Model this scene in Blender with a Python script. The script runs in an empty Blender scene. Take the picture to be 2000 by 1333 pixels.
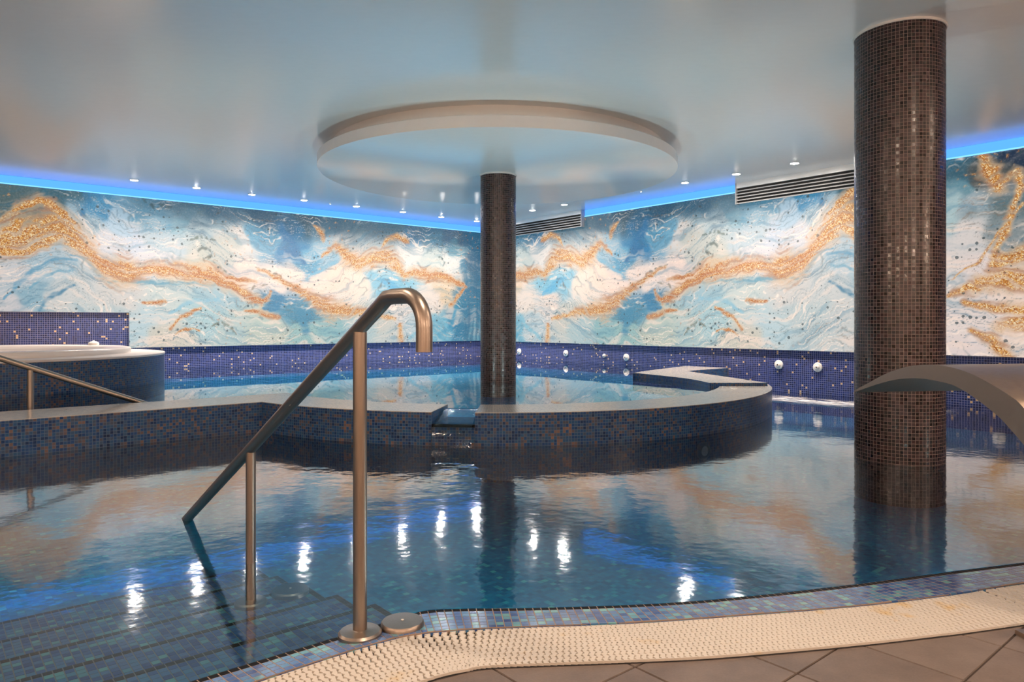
import bpy, math, random
import numpy as np
from mathutils import Vector

random.seed(7)
S = bpy.context.scene
C = S.collection

# ------------------------------------------------------------------ camera, world, exposure
FPX, V0, H = 1390.0, 631.0, 0.92          # focal length in pixels of a 2000 px wide frame, horizon row, eye height
cd = bpy.data.cameras.new('camera')
cam = bpy.data.objects.new('camera', cd)
C.objects.link(cam)
cam.location = (0, 0, H)
cam.rotation_euler = (math.pi / 2, 0, 0)
cd.sensor_width = 36
cd.lens = FPX / 2000 * 36
cd.shift_y = -(666.5 - V0) / 2000
cd.clip_start = 0.05
S.camera = cam

w = bpy.data.worlds.new('world')
S.world = w
w.use_nodes = True
w.node_tree.nodes['Background'].inputs[0].default_value = (0.35, 0.30, 0.26, 1)
w.node_tree.nodes['Background'].inputs[1].default_value = 0.05

S.view_settings.view_transform = 'Standard'
S.view_settings.look = 'None'
S.view_settings.exposure = 0.38
S.view_settings.gamma = 1
S.view_settings.use_curve_mapping = False
S.cycles.use_denoising = True
S.cycles.adaptive_threshold = 0.05
S.cycles.diffuse_bounces = 3
S.cycles.glossy_bounces = 4
S.cycles.max_bounces = 6
S.cycles.transparent_max_bounces = 12
S.cycles.sample_clamp_indirect = 6
S.cycles.caustics_reflective = False
S.cycles.caustics_refractive = False

# ------------------------------------------------------------------ the room in plan (x right, y away from the eye, metres)
E1 = np.array([0.765, 0.644]); E1 /= np.linalg.norm(E1)        # along the left wall, away
E2 = np.array([E1[1], -E1[0]])                                 # along the right wall, towards the eye
K = np.array([-0.599, 14.6])                                   # the far corner, on the faces of the murals
ZC = 2.886                                                     # ceiling
ZB, ZT = 0.555, 2.765                                          # mural bottom and top
WU = 0.2324                                                    # upper water level; lower water is 0
KT = 0.2514                                                    # kerb top
CC = np.array([-0.161, 8.3])                                   # centre of the round pool, column and canopy
RO, RI = 3.0, 2.48
PF = -0.27                                                     # floor of the lower pool
UF = 0.07                                                      # floor of the upper pool

def lwall(d, off=0.0):      # point on left wall, d metres from the corner, off metres into the room
    return K - E1 * d + E2 * off
def rwall(d, off=0.0):
    return K + E2 * d - E1 * off
def ray_left(x, y):         # photograph pixel -> (d, z) on left mural plane
    a = (x - 1000) / FPX
    # K - E1 d = Z (a,1)
    d = (K[0] - a * K[1]) / (E1[0] - a * E1[1])
    Z = K[1] - E1[1] * d
    return d, H - (y - V0) / FPX * Z
def ray_right(x, y):
    a = (x - 1000) / FPX
    d = (a * K[1] - K[0]) / (E2[0] - a * E2[1])
    Z = K[1] + E2[1] * d
    return d, H - (y - V0) / FPX * Z
def at_z(x, y, z):          # pixel on a level plane
    Z = (H - z) * FPX / (y - V0)
    return np.array([(x - 1000) / FPX * Z, Z])

# ------------------------------------------------------------------ material helpers
def mat(name):
    m = bpy.data.materials.new(name); m.use_nodes = True
    nt = m.node_tree
    b = nt.nodes['Principled BSDF']
    return m, nt, b
def N(nt, t, **kw):
    n = nt.nodes.new(t)
    for k, v in kw.items(): setattr(n, k, v)
    return n
def L(nt, a, b): nt.links.new(a, b)
def setv(n, i, v): n.inputs[i].default_value = v
def lin(r, g, b):
    f = lambda c: (c / 255 / 12.92) if c / 255 <= 0.04045 else ((c / 255 + 0.055) / 1.055) ** 2.4
    return (f(r), f(g), f(b), 1)
def math_n(nt, op, a, b=None, c=None, clamp=False):
    n = N(nt, 'ShaderNodeMath', operation=op, use_clamp=clamp)
    for i, v in enumerate((a, b, c)):
        if v is None: continue
        if isinstance(v, (int, float)): n.inputs[i].default_value = v
        else: L(nt, v, n.inputs[i])
    return n.outputs[0]
def ramp(nt, fac, stops, interp='LINEAR'):
    n = N(nt, 'ShaderNodeValToRGB')
    cr = n.color_ramp; cr.interpolation = interp
    while len(cr.elements) < len(stops): cr.elements.new(0.5)
    for e, (p, c) in zip(cr.elements, stops):
        e.position = p; e.color = c
    L(nt, fac, n.inputs[0])
    return n.outputs[0]
def mixc(nt, fac, a, b):
    n = N(nt, 'ShaderNodeMix', data_type='RGBA')
    if isinstance(fac, (int, float)): n.inputs[0].default_value = fac
    else: L(nt, fac, n.inputs[0])
    for i, v in ((6, a), (7, b)):
        if isinstance(v, tuple): n.inputs[i].default_value = v
        else: L(nt, v, n.inputs[i])
    return n.outputs[2]
def noise(nt, vec, scale, detail=3, rough=0.5):
    n = N(nt, 'ShaderNodeTexNoise'); setv(n, 'Scale', scale); setv(n, 'Detail', detail); setv(n, 'Roughness', rough)
    if vec is not None: L(nt, vec, n.inputs['Vector'])
    return n.outputs[0]
def bump(nt, h, strength, dist, bsdf):
    n = N(nt, 'ShaderNodeBump'); setv(n, 'Strength', strength); setv(n, 'Distance', dist)
    L(nt, h, n.inputs['Height']); L(nt, n.outputs[0], bsdf.inputs['Normal'])
    return n
def uvnode(nt):
    n = N(nt, 'ShaderNodeUVMap'); return n.outputs[0]
def mosaic(nt, size, grout):
    uv = uvnode(nt)
    sc = N(nt, 'ShaderNodeVectorMath', operation='SCALE'); L(nt, uv, sc.inputs[0]); sc.inputs['Scale'].default_value = 1 / size
    fl = N(nt, 'ShaderNodeVectorMath', operation='FLOOR'); L(nt, sc.outputs[0], fl.inputs[0])
    fr = N(nt, 'ShaderNodeVectorMath', operation='FRACTION'); L(nt, sc.outputs[0], fr.inputs[0])
    wn = N(nt, 'ShaderNodeTexWhiteNoise', noise_dimensions='2D'); L(nt, fl.outputs[0], wn.inputs['Vector'])
    sp = N(nt, 'ShaderNodeSeparateXYZ'); L(nt, fr.outputs[0], sp.inputs[0])
    ax = math_n(nt, 'ABSOLUTE', math_n(nt, 'SUBTRACT', sp.outputs[0], 0.5))
    ay = math_n(nt, 'ABSOLUTE', math_n(nt, 'SUBTRACT', sp.outputs[1], 0.5))
    g = math_n(nt, 'GREATER_THAN', math_n(nt, 'MAXIMUM', ax, ay), 0.5 - grout / 2)
    sc2 = N(nt, 'ShaderNodeSeparateColor'); L(nt, wn.outputs['Color'], sc2.inputs[0])
    return sc2.outputs[0], sc2.outputs[1], g, fl.outputs[0]

def simple(name, col, rough=0.5, metal=0.0, spec=0.5):
    m, nt, b = mat(name)
    b.inputs['Base Color'].default_value = col
    b.inputs['Roughness'].default_value = rough
    b.inputs['Metallic'].default_value = metal
    b.inputs['Specular IOR Level'].default_value = spec
    return m
M = {}

# satin plaster
m, nt, b = mat('satin plaster'); M['plaster'] = m
tc = N(nt, 'ShaderNodeTexCoord')
mp = N(nt, 'ShaderNodeMapping'); L(nt, tc.outputs['Object'], mp.inputs[0]); mp.inputs['Scale'].default_value = (1.0, 2.2, 1)
n1 = noise(nt, mp.outputs[0], 9, 6, 0.62)
L(nt, ramp(nt, n1, [(0.3, (0.86, 0.825, 0.785, 1)), (0.7, (0.885, 0.85, 0.81, 1))]), b.inputs['Base Color'])
b.inputs['Roughness'].default_value = 0.21
b.inputs['IOR'].default_value = 1.75
M['plaster_trim'] = simple('white trim', (0.7, 0.66, 0.62, 1), 0.5)
M['back_wall'] = simple('warm painted wall', (0.68, 0.54, 0.44, 1), 0.7)

# blue wall mosaic with gold tesserae
m, nt, b = mat('blue mosaic with gold tesserae'); M['wall_mosaic'] = m
r1, r2, g, cell = mosaic(nt, 0.0272, 0.12)
col = ramp(nt, r1, [(0, lin(8, 24, 66)), (0.35, lin(16, 38, 92)), (0.7, lin(24, 50, 114)), (1.0, lin(44, 56, 112))])
isg = math_n(nt, 'GREATER_THAN', r2, 0.964)
col = mixc(nt, isg, col, lin(225, 190, 140))
col = mixc(nt, g, col, lin(150, 152, 186))
L(nt, col, b.inputs['Base Color'])
b.inputs['Roughness'].default_value = 0.28
L(nt, math_n(nt, 'MULTIPLY', isg, math_n(nt, 'SUBTRACT', 0.5, math_n(nt, 'MULTIPLY', g, 0.5))), b.inputs['Metallic'])
bump(nt, math_n(nt, 'SUBTRACT', 1, g), 0.3, 0.002, b)

# brown column mosaic
m, nt, b = mat('brown glass mosaic'); M['col_mosaic'] = m
r1, r2, g, cell = mosaic(nt, 0.0228, 0.10)
big = noise(nt, uvnode(nt), 1.7, 2)
v = math_n(nt, 'ADD', math_n(nt, 'MULTIPLY', r1, 0.75), math_n(nt, 'MULTIPLY', big, 0.35))
col = ramp(nt, v, [(0, lin(10, 6, 8)), (0.42, lin(18, 11, 13)), (0.52, lin(36, 24, 26)), (1.0, lin(62, 43, 45))])
col = mixc(nt, g, col, lin(134, 114, 106))
L(nt, col, b.inputs['Base Color'])
L(nt, ramp(nt, math_n(nt, 'ADD', math_n(nt, 'MULTIPLY', r2, 0.6), math_n(nt, 'MULTIPLY', g, 0.5)), [(0, (0.16,) * 3 + (1,)), (1, (0.6,) * 3 + (1,))]), b.inputs['Roughness'])
bump(nt, math_n(nt, 'SUBTRACT', 1, g), 0.4, 0.002, b)

# kerb mosaic, sides and top; the top's pale stops paint in the mural's reflection
def kerb_mat(name, stops, grout, rough):
    m, nt, b = mat(name)
    r1, r2, g, cell = mosaic(nt, 0.0228, 0.11)
    big = noise(nt, uvnode(nt), 2.3, 3)
    v = math_n(nt, 'ADD', math_n(nt, 'MULTIPLY', r1, 0.72), math_n(nt, 'MULTIPLY', math_n(nt, 'SUBTRACT', big, 0.3), 0.7))
    col = ramp(nt, v, stops)
    col = mixc(nt, g, col, grout)
    L(nt, col, b.inputs['Base Color'])
    b.inputs['Roughness'].default_value = rough
    b.inputs['Specular IOR Level'].default_value = 0.3 if rough > 0.25 else 0.6
    bump(nt, math_n(nt, 'SUBTRACT', 1, g), 0.35, 0.002, b)
    return m
M['kerb_side'] = kerb_mat('iridescent blue and brown mosaic',
    [(0, lin(14, 30, 58)), (0.35, lin(26, 66, 116)), (0.55, lin(38, 82, 118)), (0.75, lin(76, 74, 84)), (1.0, lin(136, 102, 84))], lin(92, 110, 132), 0.3)
M['kerb_top'] = kerb_mat('wet mosaic paled by sheen',
    [(0, lin(140, 144, 146)), (0.5, lin(158, 156, 152)), (1.0, lin(174, 166, 156))], lin(186, 178, 168), 0.2)

# pool floor mosaic
m, nt, b = mat('teal pool mosaic'); M['pool_floor'] = m
r1, r2, g, cell = mosaic(nt, 0.0272, 0.08)
col = ramp(nt, r1, [(0, lin(0, 108, 164)), (0.45, lin(2, 128, 184)), (0.88, lin(8, 144, 194)), (0.95, lin(40, 166, 200)), (1.0, lin(80, 194, 204))])
col = mixc(nt, g, col, lin(50, 128, 160))
L(nt, col, b.inputs['Base Color']); b.inputs['Roughness'].default_value = 0.6

# single glass tiles, colour differing tile by tile
TILE_STOPS = [(0, lin(26, 62, 130)), (0.3, lin(48, 92, 156)), (0.6, lin(78, 120, 172)), (0.82, lin(66, 128, 172)), (0.88, lin(88, 152, 172)), (1.0, lin(112, 178, 176))]
def tile_mat(name, island):
    m, nt, b = mat(name)
    if island:
        r = N(nt, 'ShaderNodeNewGeometry').outputs['Random Per Island']
    else:
        r = N(nt, 'ShaderNodeObjectInfo').outputs['Random']
    tc = N(nt, 'ShaderNodeTexCoord')
    c = ramp(nt, r, TILE_STOPS)
    n1 = noise(nt, tc.outputs['Object'], 120, 2)
    c = mixc(nt, math_n(nt, 'MULTIPLY', n1, 0.25), c, lin(120, 150, 190))
    L(nt, c, b.inputs['Base Color']); b.inputs['Roughness'].default_value = 0.16
    return m
M['tile'] = tile_mat('blue glass tile', False)
M['tile_many'] = tile_mat('blue glass tiles', True)
M['black_tile'] = simple('black tile', lin(12, 9, 9), 0.6, 0.0, 0.15)
M['step_grout'] = simple('grey step grout', lin(112, 108, 106), 0.7)
M['rim_grout'] = simple('tan grout', lin(150, 130, 116), 0.7)

# brushed steel, a warm grey
m, nt, b = mat('brushed steel'); M['steel'] = m
tc = N(nt, 'ShaderNodeTexCoord')
mp = N(nt, 'ShaderNodeMapping'); L(nt, tc.outputs['Object'], mp.inputs[0]); mp.inputs['Scale'].default_value = (60, 60, 3)
n1 = noise(nt, mp.outputs[0], 4, 3)
b.inputs['Base Color'].default_value = (0.36, 0.305, 0.26, 1); b.inputs['Metallic'].default_value = 1
L(nt, ramp(nt, n1, [(0.3, (0.30,) * 3 + (1,)), (0.7, (0.42,) * 3 + (1,))]), b.inputs['Roughness'])
m, nt, b = mat('satin steel sheet'); M['sheet'] = m
tc = N(nt, 'ShaderNodeTexCoord')
n1 = noise(nt, tc.outputs['Object'], 60, 3)
b.inputs['Base Color'].default_value = (0.46, 0.36, 0.28, 1); b.inputs['Metallic'].default_value = 1
L(nt, ramp(nt, n1, [(0.3, (0.34,) * 3 + (1,)), (0.7, (0.42,) * 3 + (1,))]), b.inputs['Roughness'])

M['white_plastic'] = simple('white plastic', (0.78, 0.75, 0.70, 1), 0.35)
M['acrylic'] = simple('white acrylic', (0.76, 0.70, 0.66, 1), 0.22)
M['ledge'] = simple('pale stone ledge', (0.62, 0.56, 0.53, 1), 0.35)
M['dark'] = simple('dark void shade', (0.012, 0.011, 0.011, 1), 0.8)  # near-black paints the shade inside gutter, duct and nozzle openings
M['vent_white'] = simple('vent enamel', (0.42, 0.40, 0.39, 1), 0.5)

m, nt, b = mat('cream grating plastic'); M['grating'] = m
tc = N(nt, 'ShaderNodeTexCoord'); gp = N(nt, 'ShaderNodeNewGeometry')
n1 = noise(nt, gp.outputs['Position'], 5.5, 4, 0.6)
c = ramp(nt, n1, [(0.0, (0.68, 0.63, 0.56, 1)), (0.60, (0.66, 0.61, 0.54, 1)), (0.70, (0.66, 0.50, 0.28, 1)), (1, (0.62, 0.45, 0.22, 1))])
L(nt, c, b.inputs['Base Color']); b.inputs['Roughness'].default_value = 0.5

m, nt, b = mat('brown stoneware floor tile'); M['floor_tile'] = m
gp = N(nt, 'ShaderNodeNewGeometry'); oi = N(nt, 'ShaderNodeObjectInfo')
n1 = noise(nt, gp.outputs['Position'], 7, 6, 0.65)
n2 = noise(nt, gp.outputs['Position'], 160, 3)
v = math_n(nt, 'ADD', math_n(nt, 'MULTIPLY', n1, 0.8), math_n(nt, 'ADD', math_n(nt, 'MULTIPLY', n2, 0.25), math_n(nt, 'MULTIPLY', oi.outputs['Random'], 0.12)))
L(nt, ramp(nt, v, [(0.3, (0.12, 0.094, 0.082, 1)), (0.85, (0.235, 0.187, 0.16, 1))]), b.inputs['Base Color'])
b.inputs['Roughness'].default_value = 0.45
bump(nt, n2, 0.15, 0.002, b)
M['floor_grout'] = simple('dark floor grout', (0.06, 0.042, 0.033, 1), 0.8)

# light sources
def emit(name, col, strength):
    m = bpy.data.materials.new(name); m.use_nodes = True
    nt = m.node_tree; nt.nodes.clear()
    e = N(nt, 'ShaderNodeEmission'); o = N(nt, 'ShaderNodeOutputMaterial')
    e.inputs[0].default_value = col; e.inputs[1].default_value = strength
    L(nt, e.outputs[0], o.inputs[0])
    return m
M['led'] = emit('blue led diffuser', (0.07, 0.27, 1.0, 1), 1.5)
M['led_lip'] = emit('blue led edge', (0.16, 0.46, 1.0, 1), 1.55)
M['sensor_lens'] = emit('sensor lens', (1, 0.95, 0.9, 1), 5)
M['lens'] = emit('downlight lens', (1.0, 0.92, 0.84, 1), 400)

# the printed, back-lit mural: the print is a colour attribute, the glitter of the gold and fine grain come from nodes
m = bpy.data.materials.new('backlit marbled print'); m.use_nodes = True; M['mural'] = m
nt = m.node_tree; b = nt.nodes['Principled BSDF']
at = N(nt, 'ShaderNodeAttribute', attribute_name='print')
ag = N(nt, 'ShaderNodeAttribute', attribute_name='gold')
uv = uvnode(nt)
vo = N(nt, 'ShaderNodeTexVoronoi', voronoi_dimensions='2D'); setv(vo, 'Scale', 95); L(nt, uv, vo.inputs['Vector'])
vs = N(nt, 'ShaderNodeSeparateColor'); L(nt, vo.outputs['Color'], vs.inputs[0])
gn = noise(nt, uv, 26, 4, 0.7)
gv = math_n(nt, 'ADD', math_n(nt, 'MULTIPLY', vs.outputs[0], 0.6), math_n(nt, 'MULTIPLY', gn, 0.4))
glit = ramp(nt, gv, [(0.12, lin(116, 62, 26)), (0.36, lin(190, 118, 44)), (0.58, lin(228, 170, 82)), (0.80, lin(255, 240, 200))])
gm = math_n(nt, 'MULTIPLY', ag.outputs['Fac'], math_n(nt, 'ADD', 0.72, math_n(nt, 'MULTIPLY', vs.outputs[1], 0.5)), clamp=True)
fine = noise(nt, uv, 38, 5, 0.7)
base = mixc(nt, math_n(nt, 'MULTIPLY', math_n(nt, 'SUBTRACT', fine, 0.5), 0.55, clamp=True), at.outputs['Color'], lin(245, 235, 228))
base = mixc(nt, math_n(nt, 'MULTIPLY', math_n(nt, 'SUBTRACT', 0.46, fine), 0.9, clamp=True), base, lin(50, 92, 104))
v2 = N(nt, 'ShaderNodeTexVoronoi', voronoi_dimensions='2D'); setv(v2, 'Scale', 15); L(nt, uv, v2.inputs['Vector'])
v2s = N(nt, 'ShaderNodeSeparateColor'); L(nt, v2.outputs['Color'], v2s.inputs[0])
sz = math_n(nt, 'ADD', 0.05, math_n(nt, 'MULTIPLY', math_n(nt, 'POWER', v2s.outputs[0], 4), 0.26))
spot = math_n(nt, 'LESS_THAN', math_n(nt, 'ADD', v2.outputs['Distance'], math_n(nt, 'MULTIPLY', math_n(nt, 'SUBTRACT', fine, 0.5), 0.25)), sz)
gate = math_n(nt, 'GREATER_THAN', math_n(nt, 'ADD', noise(nt, uv, 1.6, 2), math_n(nt, 'MULTIPLY', v2s.outputs[1], 0.35)), 0.76)
base = mixc(nt, math_n(nt, 'MULTIPLY', math_n(nt, 'MULTIPLY', spot, gate), 0.8), base, lin(40, 68, 76))
an = N(nt, 'ShaderNodeAttribute', attribute_name='tone')
glit = mixc(nt, math_n(nt, 'MULTIPLY', an.outputs['Fac'], math_n(nt, 'SUBTRACT', 1.0, math_n(nt, 'MULTIPLY', gv, 0.75)), clamp=True), glit, lin(176, 92, 34))
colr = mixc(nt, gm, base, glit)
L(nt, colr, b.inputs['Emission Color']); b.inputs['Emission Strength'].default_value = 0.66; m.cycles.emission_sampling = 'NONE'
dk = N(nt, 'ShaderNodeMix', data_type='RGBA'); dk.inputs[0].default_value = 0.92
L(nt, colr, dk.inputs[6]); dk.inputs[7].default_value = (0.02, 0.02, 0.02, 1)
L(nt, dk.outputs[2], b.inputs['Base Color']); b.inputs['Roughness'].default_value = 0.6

# water: clear sheet, Fresnel mirror over a faintly tinted clear body
def water_mat(name, tint, ripples, rough, centres=(), ior=1.40, gain=1.2):
    m = bpy.data.materials.new(name); m.use_nodes = True
    nt = m.node_tree; nt.nodes.clear()
    o = N(nt, 'ShaderNodeOutputMaterial'); mx = N(nt, 'ShaderNodeMixShader')
    tr = N(nt, 'ShaderNodeBsdfTransparent'); tr.inputs[0].default_value = tint
    gl = N(nt, 'ShaderNodeBsdfAnisotropic') if False else N(nt, 'ShaderNodeBsdfGlossy')
    gl.inputs['Roughness'].default_value = rough
    fr = N(nt, 'ShaderNodeFresnel'); fr.inputs['IOR'].default_value = ior
    gp = N(nt, 'ShaderNodeNewGeometry')
    h = None
    for sc, amp, det in ripples:
        n_ = math_n(nt, 'MULTIPLY', noise(nt, gp.outputs['Position'], sc, det, 0.5), amp)
        h = n_ if h is None else math_n(nt, 'ADD', h, n_)
    for (cx, cy, rad, sc, amp) in centres:
        vd = N(nt, 'ShaderNodeVectorMath', operation='DISTANCE'); L(nt, gp.outputs['Position'], vd.inputs[0]); vd.inputs[1].default_value = (cx, cy, 0)
        k = math_n(nt, 'POWER', math_n(nt, 'SUBTRACT', 1, math_n(nt, 'DIVIDE', vd.outputs['Value'], rad), clamp=True), 2)
        n_ = math_n(nt, 'MULTIPLY', math_n(nt, 'MULTIPLY', noise(nt, gp.outputs['Position'], sc, 2, 0.5), amp), k)
        h = math_n(nt, 'ADD', h, n_)
    bp = N(nt, 'ShaderNodeBump'); bp.inputs['Strength'].default_value = 1; bp.inputs['Distance'].default_value = 1
    L(nt, h, bp.inputs['Height'])
    L(nt, bp.outputs[0], gl.inputs['Normal']); L(nt, bp.outputs[0], fr.inputs['Normal'])
    L(nt, math_n(nt, 'MULTIPLY', fr.outputs[0], gain, clamp=True), mx.inputs[0]); L(nt, tr.outputs[0], mx.inputs[1]); L(nt, gl.outputs[0], mx.inputs[2]); L(nt, mx.outputs[0], o.inputs[0])
    return m
M['water_low'] = water_mat('rippled pool water', (0.74, 0.92, 0.97, 1), [(2.6, 0.0024, 1), (13, 0.0007, 1), (45, 0.00018, 1)], 0.066,
                           [(-0.35, 5.0, 1.9, 7, 0.012), (3.9, 8.4, 1.9, 5, 0.02)], 1.55, 1.6)
M['water_up'] = water_mat('calm pool water', (0.60, 0.86, 0.93, 1), [(2.0, 0.0006, 1), (14, 0.00006, 1)], 0.012)
M['water_tub'] = water_mat('tub water', (0.8, 0.9, 0.94, 1), [(6, 0.001, 1)], 0.02)
M['water_fall'] = water_mat('falling water', (0.80, 0.88, 0.92, 1), [(30, 0.003, 2)], 0.08)

# ------------------------------------------------------------------ mesh helpers
def tag(o, label=None, cat=None, group=None, kind=None):
    if label: o['label'] = label
    if cat: o['category'] = cat
    if group: o['group'] = group
    if kind: o['kind'] = kind
    return o
def thing(name, loc, label, cat, group=None):
    o = bpy.data.objects.new(name, None); C.objects.link(o)
    o.empty_display_size = 0.1
    o.location = loc
    return tag(o, label, cat, group)
def wloc(o):
    v = Vector((0, 0, 0))
    while o is not None:
        v = v + o.location; o = o.parent
    return v
class MB:
    def __init__(s): s.v = []; s.f = []; s.uv = []; s.mi = []
    def face(s, pts, uvs=None, mi=0):
        i = len(s.v); s.v += [tuple(p) for p in pts]
        s.f.append(list(range(i, i + len(pts)))); s.uv.append(uvs or [(p[0], p[1]) for p in pts]); s.mi.append(mi)
    def grid(s, rows, uvs=None, closed=False, mi=0):   # rows: list of equal lists of 3D points, shared vertices
        i0 = len(s.v); n = len(rows[0])
        for r in rows: s.v += [tuple(p) for p in r]
        for a in range(len(rows) - 1):
            for c in range(n if closed else n - 1):
                c2 = (c + 1) % n
                s.f.append([i0 + a * n + c, i0 + a * n + c2, i0 + (a + 1) * n + c2, i0 + (a + 1) * n + c])
                if uvs: 
                    cc2 = c + 1
                    s.uv.append([uvs[a][c], uvs[a][cc2], uvs[a + 1][cc2], uvs[a + 1][c]])
                else: s.uv.append([(0, 0)] * 4)
                s.mi.append(mi)
    def box(s, lo, hi, mi=0):
        x0, y0, z0 = lo; x1, y1, z1 = hi
        s.obox((0, 0), (1, 0), (0, 1), x0, x1, y0, y1, z0, z1, mi)
    def obox(s, o, e, n, a0, a1, b0, b1, z0, z1, mi=0):   # box in the frame (o; e, n)
        P = lambda a, b, z: (o[0] + e[0] * a + n[0] * b, o[1] + e[1] * a + n[1] * b, z)
        q = [P(a0, b0, z0), P(a1, b0, z0), P(a1, b1, z0), P(a0, b1, z0), P(a0, b0, z1), P(a1, b0, z1), P(a1, b1, z1), P(a0, b1, z1)]
        i = len(s.v); s.v += q
        det = e[0] * n[1] - e[1] * n[0]
        for f, ua in (((0, 3, 2, 1), 't'), ((4, 5, 6, 7), 't'), ((0, 1, 5, 4), 'a'), ((1, 2, 6, 5), 'b'), ((2, 3, 7, 6), 'a'), ((3, 0, 4, 7), 'b')):
            if det < 0: f = f[::-1]
            s.f.append([i + k for k in f])
            cs = [((a0, a1)[k in (1, 2, 5, 6)], (b0, b1)[k in (2, 3, 6, 7)], (z0, z1)[k > 3]) for k in f]
            s.uv.append([(c[0], c[1]) if ua == 't' else ((c[0], c[2]) if ua == 'a' else (c[1], c[2])) for c in cs]); s.mi.append(mi)
    def lathe(s, cx, cy, prof, seg=64, mi=0, cap0=False, cap1=False):
        rows = []; uvs = []
        acc = 0
        for k, (r, z) in enumerate(prof):
            if k: acc += math.hypot(r - prof[k - 1][0], z - prof[k - 1][1])
            rows.append([(cx + r * math.cos(2 * math.pi * q / seg), cy + r * math.sin(2 * math.pi * q / seg), z) for q in range(seg)])
            uvs.append([(2 * math.pi * prof[0][0] * q / seg, acc) for q in range(seg + 1)])
        s.grid(rows, uvs, True, mi)
        if cap0: s.face(rows[0][::-1], None, mi)
        if cap1: s.face(rows[-1], None, mi)
    def tube(s, path, rad, seg=18, mi=0):
        pts = [Vector(p) for p in path]
        t0 = (pts[1] - pts[0]).normalized()
        ref = Vector((0, 0, 1)) if abs(t0.z) < 0.9 else Vector((1, 0, 0))
        u = t0.cross(ref).normalized()
        rows = []
        for i, p in enumerate(pts):
            t = ((pts[min(i + 1, len(pts) - 1)] - p).normalized() + (p - pts[max(i - 1, 0)]).normalized())
            t.normalize()
            u = (u - t * u.dot(t)).normalized(); v = t.cross(u)
            rows.append([p + (u * math.cos(2 * math.pi * k / seg) + v * math.sin(2 * math.pi * k / seg)) * rad for k in range(seg)])
        s.grid(rows, None, True, mi)
        s.face(rows[0][::-1], None, mi); s.face(rows[-1], None, mi)
    def strip(s, outer, inner, z0, z1, mside=0, mtop=1, ends=True):  # solid kerb between two equal polylines
        n = len(outer)
        lo = [0.0]; li = [0.0]
        for k in range(1, n):
            lo.append(lo[-1] + math.dist(outer[k], outer[k - 1])); li.append(li[-1] + math.dist(inner[k], inner[k - 1]))
        wd = [math.dist(a, b) for a, b in zip(outer, inner)]
        for P, l, rev in ((outer, lo, False), (inner, li, True)):
            r0 = [(p[0], p[1], z0) for p in P]; r1 = [(p[0], p[1], z1) for p in P]
            rr = [r1, r0] if rev else [r0, r1]
            uu = [[(q, z1) for q in l], [(q, z0) for q in l]] if rev else [[(q, z0) for q in l], [(q, z1) for q in l]]
            s.grid(rr, uu, False, mside)
        s.grid([[(p[0], p[1], z1) for p in outer], [(p[0], p[1], z1) for p in inner]],
               [[(q, 0) for q in lo], [(q, ww) for q, ww in zip(lo, wd)]], False, mtop)
        if ends:
            for k in (0, n - 1):
                a, c = outer[k], inner[k]
                f = [(a[0], a[1], z0), (a[0], a[1], z1), (c[0], c[1], z1), (c[0], c[1], z0)]
                u_ = [(0, z0), (0, z1), (wd[k], z1), (wd[k], z0)]
                s.face(f, u_, mside)
    def build(s, name, mats, parent=None, smooth=False, angle=35):
        off = wloc(parent) if parent is not None else Vector((0, 0, 0))
        me = bpy.data.meshes.new(name)
        me.from_pydata([(a[0] - off.x, a[1] - off.y, a[2] - off.z) for a in s.v], [], s.f)
        uvl = me.uv_layers.new(name='UVMap')
        flat = np.array([c for f in s.uv for p in f for c in p], dtype=np.float32)
        uvl.data.foreach_set('uv', flat)
        if not isinstance(mats, (list, tuple)): mats = [mats]
        for mm in mats: me.materials.append(M[mm])
        me.polygons.foreach_set('material_index', np.array(s.mi, dtype=np.int32))
        if smooth:
            me.polygons.foreach_set('use_smooth', np.ones(len(me.polygons), dtype=bool))
            me.set_sharp_from_angle(angle=math.radians(angle))
        me.update()
        o = bpy.data.objects.new(name, me); C.objects.link(o)
        if parent is not None: o.parent = parent
        return o
def add_obj(name, me, loc, rz, parent):
    o = bpy.data.objects.new(name, me); C.objects.link(o)
    o.parent = parent; o.location = loc; o.rotation_euler = (0, 0, rz)
    return o
def p3(p, z): return (float(p[0]), float(p[1]), z)
def resample(pts, n=None, step=None):
    P = np.array(pts, float); sg = np.linalg.norm(np.diff(P, axis=0), axis=1); s = np.concatenate([[0], np.cumsum(sg)])
    if n is None: n = max(2, int(s[-1] / step) + 1)
    q = np.linspace(0, s[-1], n) if step is None else np.arange(n) * step
    return np.stack([np.interp(q, s, P[:, 0]), np.interp(q, s, P[:, 1])], 1)
def smooth_curve(pts, sub=10):
    P = [np.array(p, float) for p in pts]; out = []
    for i in range(len(P) - 1):
        a, b_, c, d = P[max(i - 1, 0)], P[i], P[i + 1], P[min(i + 2, len(P) - 1)]
        for k in range(sub):
            t = k / sub
            out.append(0.5 * ((2 * b_) + (c - a) * t + (2 * a - 5 * b_ + 4 * c - d) * t * t + (3 * b_ - a - 3 * c + d) * t ** 3))
    out.append(P[-1])
    return np.array(out)
def arc(r, a0, a1, n):
    return [CC + r * np.array([math.cos(math.radians(a0 + (a1 - a0) * k / (n - 1))), math.sin(math.radians(a0 + (a1 - a0) * k / (n - 1)))]) for k in range(n)]

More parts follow.
